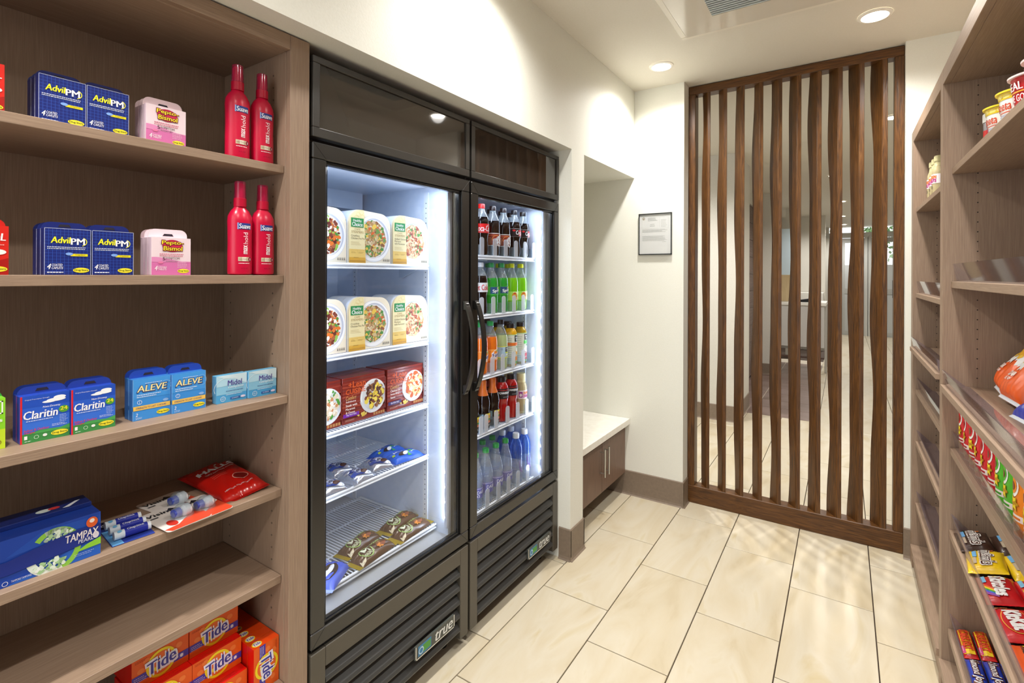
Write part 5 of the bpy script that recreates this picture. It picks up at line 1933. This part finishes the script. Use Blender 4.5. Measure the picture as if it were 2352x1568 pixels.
BD = dict(coke='red labelled cola bottle with red cap', zero='black and red labelled cola bottle', pibb='rust labelled dark soda bottle',
          diet='silver labelled diet cola bottle', sprite='green soda bottle with blue label', lime='bright lime soda bottle with yellow cap',
          orange='orange soda bottle with green cap', lemonade='pale lemonade bottle with black cap', juice_o='orange juice bottle with black cap', juice_a='apple juice bottle with black cap',
          tea='dark tea bottle with orange neck', power='red sports drink bottle', coffee='cream coloured iced coffee bottle', water_d='green capped clear water bottle', water_s='tall blue water bottle with white cap')
BROW = [(1.4835, [('coke', 1.668), ('coke', 1.752), ('pibb', 1.836), ('pibb', 1.920), ('zero', 2.012), ('zero', 2.090)]),
        (1.2285, [('diet', 1.668), ('diet', 1.745), ('sprite', 1.824), ('sprite', 1.905), ('lime', 1.990), ('lime', 2.070)]),
        (.9675, [('orange', 1.665), ('orange', 1.748), ('orange', 1.820), ('lemonade', 1.902), ('juice_o', 1.985), ('juice_a', 2.072)]),
        (.7245, [('tea', 1.690), ('tea', 1.768), ('tea', 1.840), ('power', 1.912), ('power', 1.990), ('coffee', 2.080)]),
        (.4005, [('water_d', 1.715), ('water_d', 1.790), ('water_d', 1.868), ('water_d', 1.945), ('water_s', 2.035), ('water_s', 2.112)])]
BP = {}
rn = ['top', 'second', 'third', 'fourth', 'bottom']
pn = ['leftmost', 'second from left', 'third from left', 'fourth from left', 'fifth from left', 'rightmost']
for ri, (z, L) in enumerate(BROW):
    for ci, (kd, y) in enumerate(L):
        for bk in range(2):
            x = -1.322 - .0755 * bk
            if kd == 'water_s' and bk: x -= .004
            lab_ = '%s, %s%s cooler row, %s' % (BD[kd], 'behind in the ' if bk else '', rn[ri], pn[ci] if ci else 'leftmost')
            if kd not in BP:
                BP[kd] = bottle(kd); BP[kd].location = (x, y, z); BP[kd]['label'] = lab_; BP[kd]['group'] = 'bottled drinks in the cooler'
            else:
                dup(BP[kd], (x, y, z), lab_, R(random.Random(ri * 50 + ci * 3 + bk).uniform(-7, 7)), 'bottled drinks in the cooler')

# ================================================================== SNACKS ON THE RIGHT SHELVES
# far bay, top shelf: three iced coffee bottles one behind another
for k in range(3):
    dup(BP['coffee'], (.345, 2.965 - .075 * k, 1.7265), 'cream coloured iced coffee bottle on the far bay top shelf, %s' % ['farthest', 'middle', 'nearest'][k], R(170), 'iced coffee bottles on the far bay')


def tapered_cup(kind):
    t = thing('noodle_cup', '', 'cup', (0, 0, 0), math.pi)
    base, band, foot, tx, tcol = dict(y=('f0ece6', 'f0d820', '8fb4e0', 'Velveeta', 'c8421c'), r=('b81a1e', 'c8282a', '8a1014', 'CEREAL', 'f4ecec'))[kind]
    q = MB(); q.lathe([(.033, 0), (.0335, .002), (.0445, .094), (.0445, .096)], P(base, .4), 32); q.build('cup_body', t, smooth=True)
    q = MB(); q.lathe([(.0445, .094), (.0500, .095), (.0505, .099), (.0470, .1005), (0, .1005)], P('f2dc3a' if kind == 'y' else 'ead6d6', .4), 32); q.build('rim', t, smooth=True)
    q = MB()

    def fn(u, v, l):
        r = .0335 + (v - .002) / .092 * .011 + l + .0003
        return (r * math.cos(u / .039), r * math.sin(u / .039), v)
    pr = Pr(q, fn, 2)
    if kind == 'y':
        pr.rect(-.122, .022, .122, .034, band, 1); pr.rect(-.122, .004, .122, .021, foot, 1)
        for k in range(14):
            pr.ell(-.115 + .0175 * k, .086, .0085, .005, 'f2e07a', 2)
        pr.rect(-.122, .0785, .122, .093, 'f0cf1c', 1)
        pr.ell(-.026, .077, .007, .005, 'f2f4f8', 3); pr.ell(-.026, .077, .005, .0035, '3a5aa8', 4)
        pr.text(tx, -.030, .052, .034, .074, tcol, 5, .02, .15); pr.rect(-.03, .046, .034, .048, tcol, 3); pr.text('SHELLS & CHEESE', -.022, .036, .026, .042, '5a7ab8', 4); pr.text('ORIGINAL', -.02, .008, .02, .018, 'f2f6fa', 4, .02)
    else:
        pr.rect(-.122, .060, .122, .063, 'e8a83a', 2); pr.text('CEREAL', -.034, .066, .030, .084, tcol, 4, .03); pr.text('ON THE GO', -.034, .040, .032, .056, tcol, 4, .02); pr.ell(0, .02, .02, .01, 'f0e6d8', 3)
    q.build('printed_label', t)
    return t


cy = tapered_cup('y'); cr_ = tapered_cup('r')
cy.location = (.370, 1.880, 1.7625); cy['label'] = 'yellow and white noodle cup next to the small red jar'; cy['group'] = 'yellow and white noodle cups'
dup(cy, (.370, 1.742, 1.7625), 'yellow and white noodle cup next to the red cereal cup', math.pi, 'yellow and white noodle cups')
cr_.location = (.368, 1.618, 1.7625); cr_['label'] = 'dark red cereal cup on the near bay top shelf, left of two'; cr_['group'] = 'red cereal cups'
dup(cr_, (.366, 1.500, 1.7625), 'dark red cereal cup on the near bay top shelf, right of two', math.pi, 'red cereal cups')
t = thing('spread_jar', 'small red and white jar with white lid beside the noodle cups', 'jar', (.374, 2.015, 1.7625), math.pi)
MB().lathe([(.026, 0), (.029, .004), (.030, .010, P('e9e4e0', .35)), (.030, .034, P('cf1418', .35)), (.030, .068, P('8f8a90', .3)), (.030, .090), (.027, .096)], P('e9e4e0', .35), 28).build('jar_body', t, smooth=True)
MB().lathe([(.0315, .092), (.0315, .116), (.030, .118), (0, .118)], P('eceae4', .4), 28).build('lid', t, smooth=True)

# crisps bags leaning back on the deep shelf
proto = None


def chip_bag(hx, ds, loc, tilt, yaw, group, seed=71):
    t = thing('crisps_bag', ds, 'crisps', loc, 0, group)
    t.rotation_euler = (0, 0, 0)
    M_ = Matrix.Rotation(R(-90 + yaw), 4, 'Z') @ Matrix.Rotation(R(tilt), 4, 'X')
    t.rotation_euler = M_.to_euler()
    lo = P('ec5c08' if hx == 'o' else '2a3ab0', .3, 0, .6)
    dc = wrapper(t, .150, .225, .042, lo, seed, P('dfe6ee', .3), .010, 'y', .06, 34, 44)

    def f_(pr):
        if hx == 'o':
            z_ = [(-.066 + .132 * k / 16, -.020 + (.007 if k % 2 else -.004) + .010 * math.sin(k * .7)) for k in range(17)]
            pr.c = 2
            for k in range(16):
                a, b = z_[k], z_[k + 1]
                for j in range(8):
                    y0 = a[1] + (.060 - a[1]) * j / 8; y1 = a[1] + (.060 - a[1]) * (j + 1) / 8
                    e0 = b[1] + (.060 - b[1]) * j / 8; e1 = b[1] + (.060 - b[1]) * (j + 1) / 8
                    pr.mb.poly([pr.pt(a[0], y0, 1), pr.pt(b[0], e0, 1), pr.pt(b[0], e1, 1), pr.pt(a[0], y1, 1)], P('e8e8e6', .3))
            pr.rect(-.068, .060, .068, .080, '3a6ab8', 2); pr.rect(-.066, .080, .066, .100, 'e6e6ea', 2)
            pr.blobs(.0, .024, .056, .028, [P('e8b01c', .35), P('f0c43a', .35), P('e2a41c', .35)], 90, .0095, 5, 2)
            pr.text('RUFFLES', -.058, .070, .058, .098, '9a2018', 12, .06, .1); pr.text('CHEDDAR', -.058, -.052, .000, -.037, 'f6eee6', 4, .04); pr.text('& SOUR CREAM', -.058, -.066, .000, -.056, 'f6eee6', 4, .03)
        else:
            pr.blobs(.0, .030, .055, .035, [P('e8b01c', .35), P('f0c43a', .35)], 80, .009, 9, 2); pr.text('CHIPS', -.05, .070, .05, .095, 'f4ece0', 12, .06, .1); pr.rect(-.05, -.05, .02, -.03, 'f0c43a', 3)
    dc(f_)
    return t


chip_bag('o', 'orange and white crisps bag leaning at the back of the deep shelf, left one', (.465, 2.075, 1.135), 48, -4, 'orange crisps bags')
chip_bag('o', 'orange and white crisps bag leaning on the deep shelf, right of the first', (.455, 1.925, 1.135), 48, 4, 'orange crisps bags', 75)
chip_bag('b', 'blue and yellow crisps bag in front of the orange ones at the right picture edge', (.470, 1.75, 1.080), 24, 8, None, 78)

# small stacked crisps cans
CC = dict(red=('d3202a', 'b01420'), green=('58b82a', '3f9a1c'), orange=('ee8a1e', 'd8741a'))


def can(kind):
    t = thing('crisps_can', '', 'can', (0, 0, 0), math.pi)
    c1, c2 = CC[kind]
    q = MB(); q.lathe([(.0365, 0, P('c8c8c8', .3, .8)), (.0372, .002), (.0368, .004, P(c1, .3, 0, .6)), (.0368, .150)], P('c8c8c8', .3, .8), 32); q.build('can_body', t, smooth=True)
    q = MB(); q.lathe([(.0385, .146), (.0385, .154), (.0365, .1565), (.0, .1565)], P('e2dede', .35), 32); q.build('lid', t, smooth=True)
    q = MB(); pr = cyl(q, .0370, 0)
    for off in (0,):
        pr.ell(off, .112, .018, .026, 'f2f0ea', 2); pr.ell(off, .112, .0125, .019, c1, 3); pr.ell(off, .110, .007, .010, '8a4a2c', 4)
        pr.star(off + .002, .072, .019, 'a8781c', 4, 7, 3); pr.star(off + .001, .073, .0175, 'f2d81c', 5, 7, 3); pr.text('Pringles', off - .016, .068, off + .018, .078, 'c8931a', 6, .04, .15)
        pr.rect(off - .030, .036, off + .030, .050, 'f0e6e0', 2); pr.rect(off - .022, .040, off + .022, .045, c2, 3); pr.blobs(off, .022, .02, .010, [P('e8d0a0'), P('f0e4c8'), P('d8a84a')], 12, .006, 4, 3)
        pr.star(off - .004, .140, .008, 'f2d81c', 4, 7, 5)
    q.build('printed_label', t)
    return t


cn = {k: can(k) for k in CC}
seq = ['red'] * 6 + ['green'] * 2 + ['orange'] * 4
ordw = ['first', 'second', 'third', 'fourth', 'fifth', 'sixth']
cnt = {}
for i, k in enumerate(seq):
    n_ = cnt.get(k, 0); cnt[k] = n_ + 1
    loc = (.352, 2.166 - .0785 * i, .8285)
    lab_ = '%s crisps can on the near bay, %s %s one counted from the divider' % (k, ordw[n_], k)
    if n_ == 0:
        cn[k].location = loc; cn[k]['label'] = lab_; cn[k]['group'] = 'crisps cans in a row'
    else:
        dup(cn[k], loc, lab_, math.pi + R(random.Random(i).uniform(-9, 9)), 'crisps cans in a row')

# candy pouches and bars
ZC = .5535


def candy(name, ds, loc, size, col, edge, fnc, group, seed, tilt=16, yaw=0, wr=.08, th=.016, cat='sweets'):
    t = thing(name, ds, cat, loc, 0, group)
    t.rotation_euler = (Matrix.Rotation(R(-90 + yaw), 4, 'Z') @ Matrix.Rotation(R(tilt), 4, 'X')).to_euler()
    wrapper(t, size[0], size[1], th, P(col, .28, 0, .6), seed, P(edge, .3), .007, 'x', wr, 24, 14)(fnc)
    return t


def mm(col):
    def f_(pr):
        pr.text("m&m's", -.046, -.008, .046, .022, 'e8e4de', 4, .10); pr.text("m&m's", -.045, -.007, .045, .021, '4a2418', 5, .05); pr.text("m&m's", -.044, -.005, .044, .019, 'f4f0ea', 6, .0)
        pr.blobs(-.050, .0, .012, .020, [P(c, .3) for c in ('c8281c', '3a9a3a', 'e8c01c', '2a5ac8', 'e0701c')], 9, .006, 5, 3)
        pr.rect(-.040, -.026, .0, -.016, '6aa8d8', 3); pr.rect(.004, -.026, .040, -.018, 'b8a890', 3)
    return f_


candy('candy_pouch', 'dark brown candy pouch at the front beside the divider', (.342, 2.108, ZC + .014), (.135, .082), '3a2218', '4a3024', mm(0), 'brown candy pouches', 81)
candy('candy_pouch', 'dark brown candy pouch behind the front brown one', (.428, 2.100, ZC + .030), (.135, .082), '3a2218', '4a3024', mm(0), 'brown candy pouches', 82)
candy('candy_pouch', 'yellow candy pouch at the shelf front', (.345, 1.962, ZC + .020), (.140, .088), 'ecc414', 'f0cc2a', mm(1), 'yellow candy pouches', 83, 18, -6)
candy('candy_pouch', 'yellow candy pouch behind the front yellow one', (.425, 1.955, ZC + .034), (.135, .084), 'ecc414', 'f0cc2a', mm(1), 'yellow candy pouches', 84, 18, 4)
candy('candy_pouch', 'yellow candy pouch farthest back', (.500, 1.950, ZC + .050), (.135, .084), 'ecc414', 'f0cc2a', mm(1), 'yellow candy pouches', 85, 18, -2)


def sk(pr):
    pr.text('Skittles', -.048, -.010, .048, .020, 'f6f2f0', 5, .04, .1)
    for i, c in enumerate(('d8541c', 'e8c81c', '4aa83a', '3a5ac8', '8a3a9a')):
        pr.poly([(-.01 + .010 * i, -.030), (.0 + .010 * i, -.030), (.030 + .006 * i, -.006), (.024 + .006 * i, -.006)], c, 3)
    pr.blobs(-.048, .010, .010, .018, [P(c, .3) for c in ('8a3a9a', '3a9a3a', 'e8c01c', 'e0701c')], 8, .006, 6, 3); pr.rect(-.050, -.030, -.012, -.020, '7ab8d8', 3)


for k, ds in enumerate(('red rainbow candy pouch at the shelf front', 'red rainbow candy pouch second from the front', 'red rainbow candy pouch third from the front')):
    candy('candy_pouch', ds, (.345 + .074 * k, 1.812 - .006 * k, ZC + .016 + .017 * k), (.138, .078), 'c2141c', 'd01c24', sk, 'red rainbow candy pouches', 86 + k, 16, 2 * k)


def kk(pr):
    pr.ell(0, 0, .052, .026, 'f0b44a', 2, 30); pr.ell(0, 0, .050, .024, 'c81820', 3, 30); pr.text('KitKat', -.040, -.013, .042, .016, 'f6f2f0', 6, .05, .1, 6); pr.blobs(-.056, -.018, .010, .010, [P('d8b080'), P('a8743a')], 6, .006, 3, 4)


def rs(pr):
    pr.text("Reese's", -.050, -.014, .050, .018, '4a2a18', 4, .08, .12); pr.text("Reese's", -.049, -.013, .049, .017, 'f2e21c', 5, .03, .12); pr.rect(-.06, .024, .06, .028, 'e8b01c', 3)


for k in range(2):
    candy('candy_bar', ['red wafer bar with white lettering at the shelf front', 'red wafer bar behind the front one'][k], (.348 + .080 * k, 1.662, ZC + .014 + .018 * k), (.142, .074), 'd01820', 'c01018', kk, 'red wafer bars', 91 + k, 15, 0, .04, .013)
    candy('candy_bar', ['orange peanut butter candy bar at the shelf front', 'orange peanut butter candy bar behind the front one'][k], (.350 + .080 * k, 1.512, ZC + .014 + .018 * k), (.142, .074), 'ee5a14', 'e04a0c', rs, 'orange peanut butter bars', 94 + k, 15, 0, .04, .013)
candy('candy_bar', 'red and gold bar beside the orange peanut butter bar', (.350, 1.362, ZC + .014), (.138, .074), 'b81418', 'a81014', rs, None, 97, 15, 0, .05, .013)


def pd(pr):
    pr.rect(-.062, -.014, .062, .014, 'f0c81c', 2)
    pr.text('STARBURST', -.054, -.010, .050, .011, 'd8481c', 5, .06, .05)
    pr.rect(.030, -.0165, .060, -.008, 'd84a8a', 4); pr.lines(.034, -.014, .056, -.010, 1, 'f6ecf0', 5)


def aj(pr):
    pr.text('Almond Joy', -.058, -.012, .058, .014, '5a2c1c', 4, .07, .15); pr.text('Almond Joy', -.057, -.011, .057, .013, 'f4f2f2', 5, .02, .15); pr.ell(.052, -.008, .008, .006, 'c89a6a', 3)


ZB = .2225
for k in range(3):
    n_ = ['front', 'middle', 'back'][k]
    candy('candy_bar', 'red and yellow fruit chew pack, %s one on the lowest visible shelf' % n_, (.330 + .040 * k, 2.128, ZB + .008 + .010 * k), (.145, .036), 'c81818', 'd02020', pd, 'red and yellow chew packs', 101 + k, 16, 0, .04, .016)
    candy('candy_bar', 'blue coconut candy bar, %s one on the lowest visible shelf' % n_, (.330 + .040 * k, 1.976, ZB + .008 + .010 * k), (.148, .038), '2440b0', '2a48c0', aj, 'blue coconut bars', 111 + k, 16, 0, .05, .016)
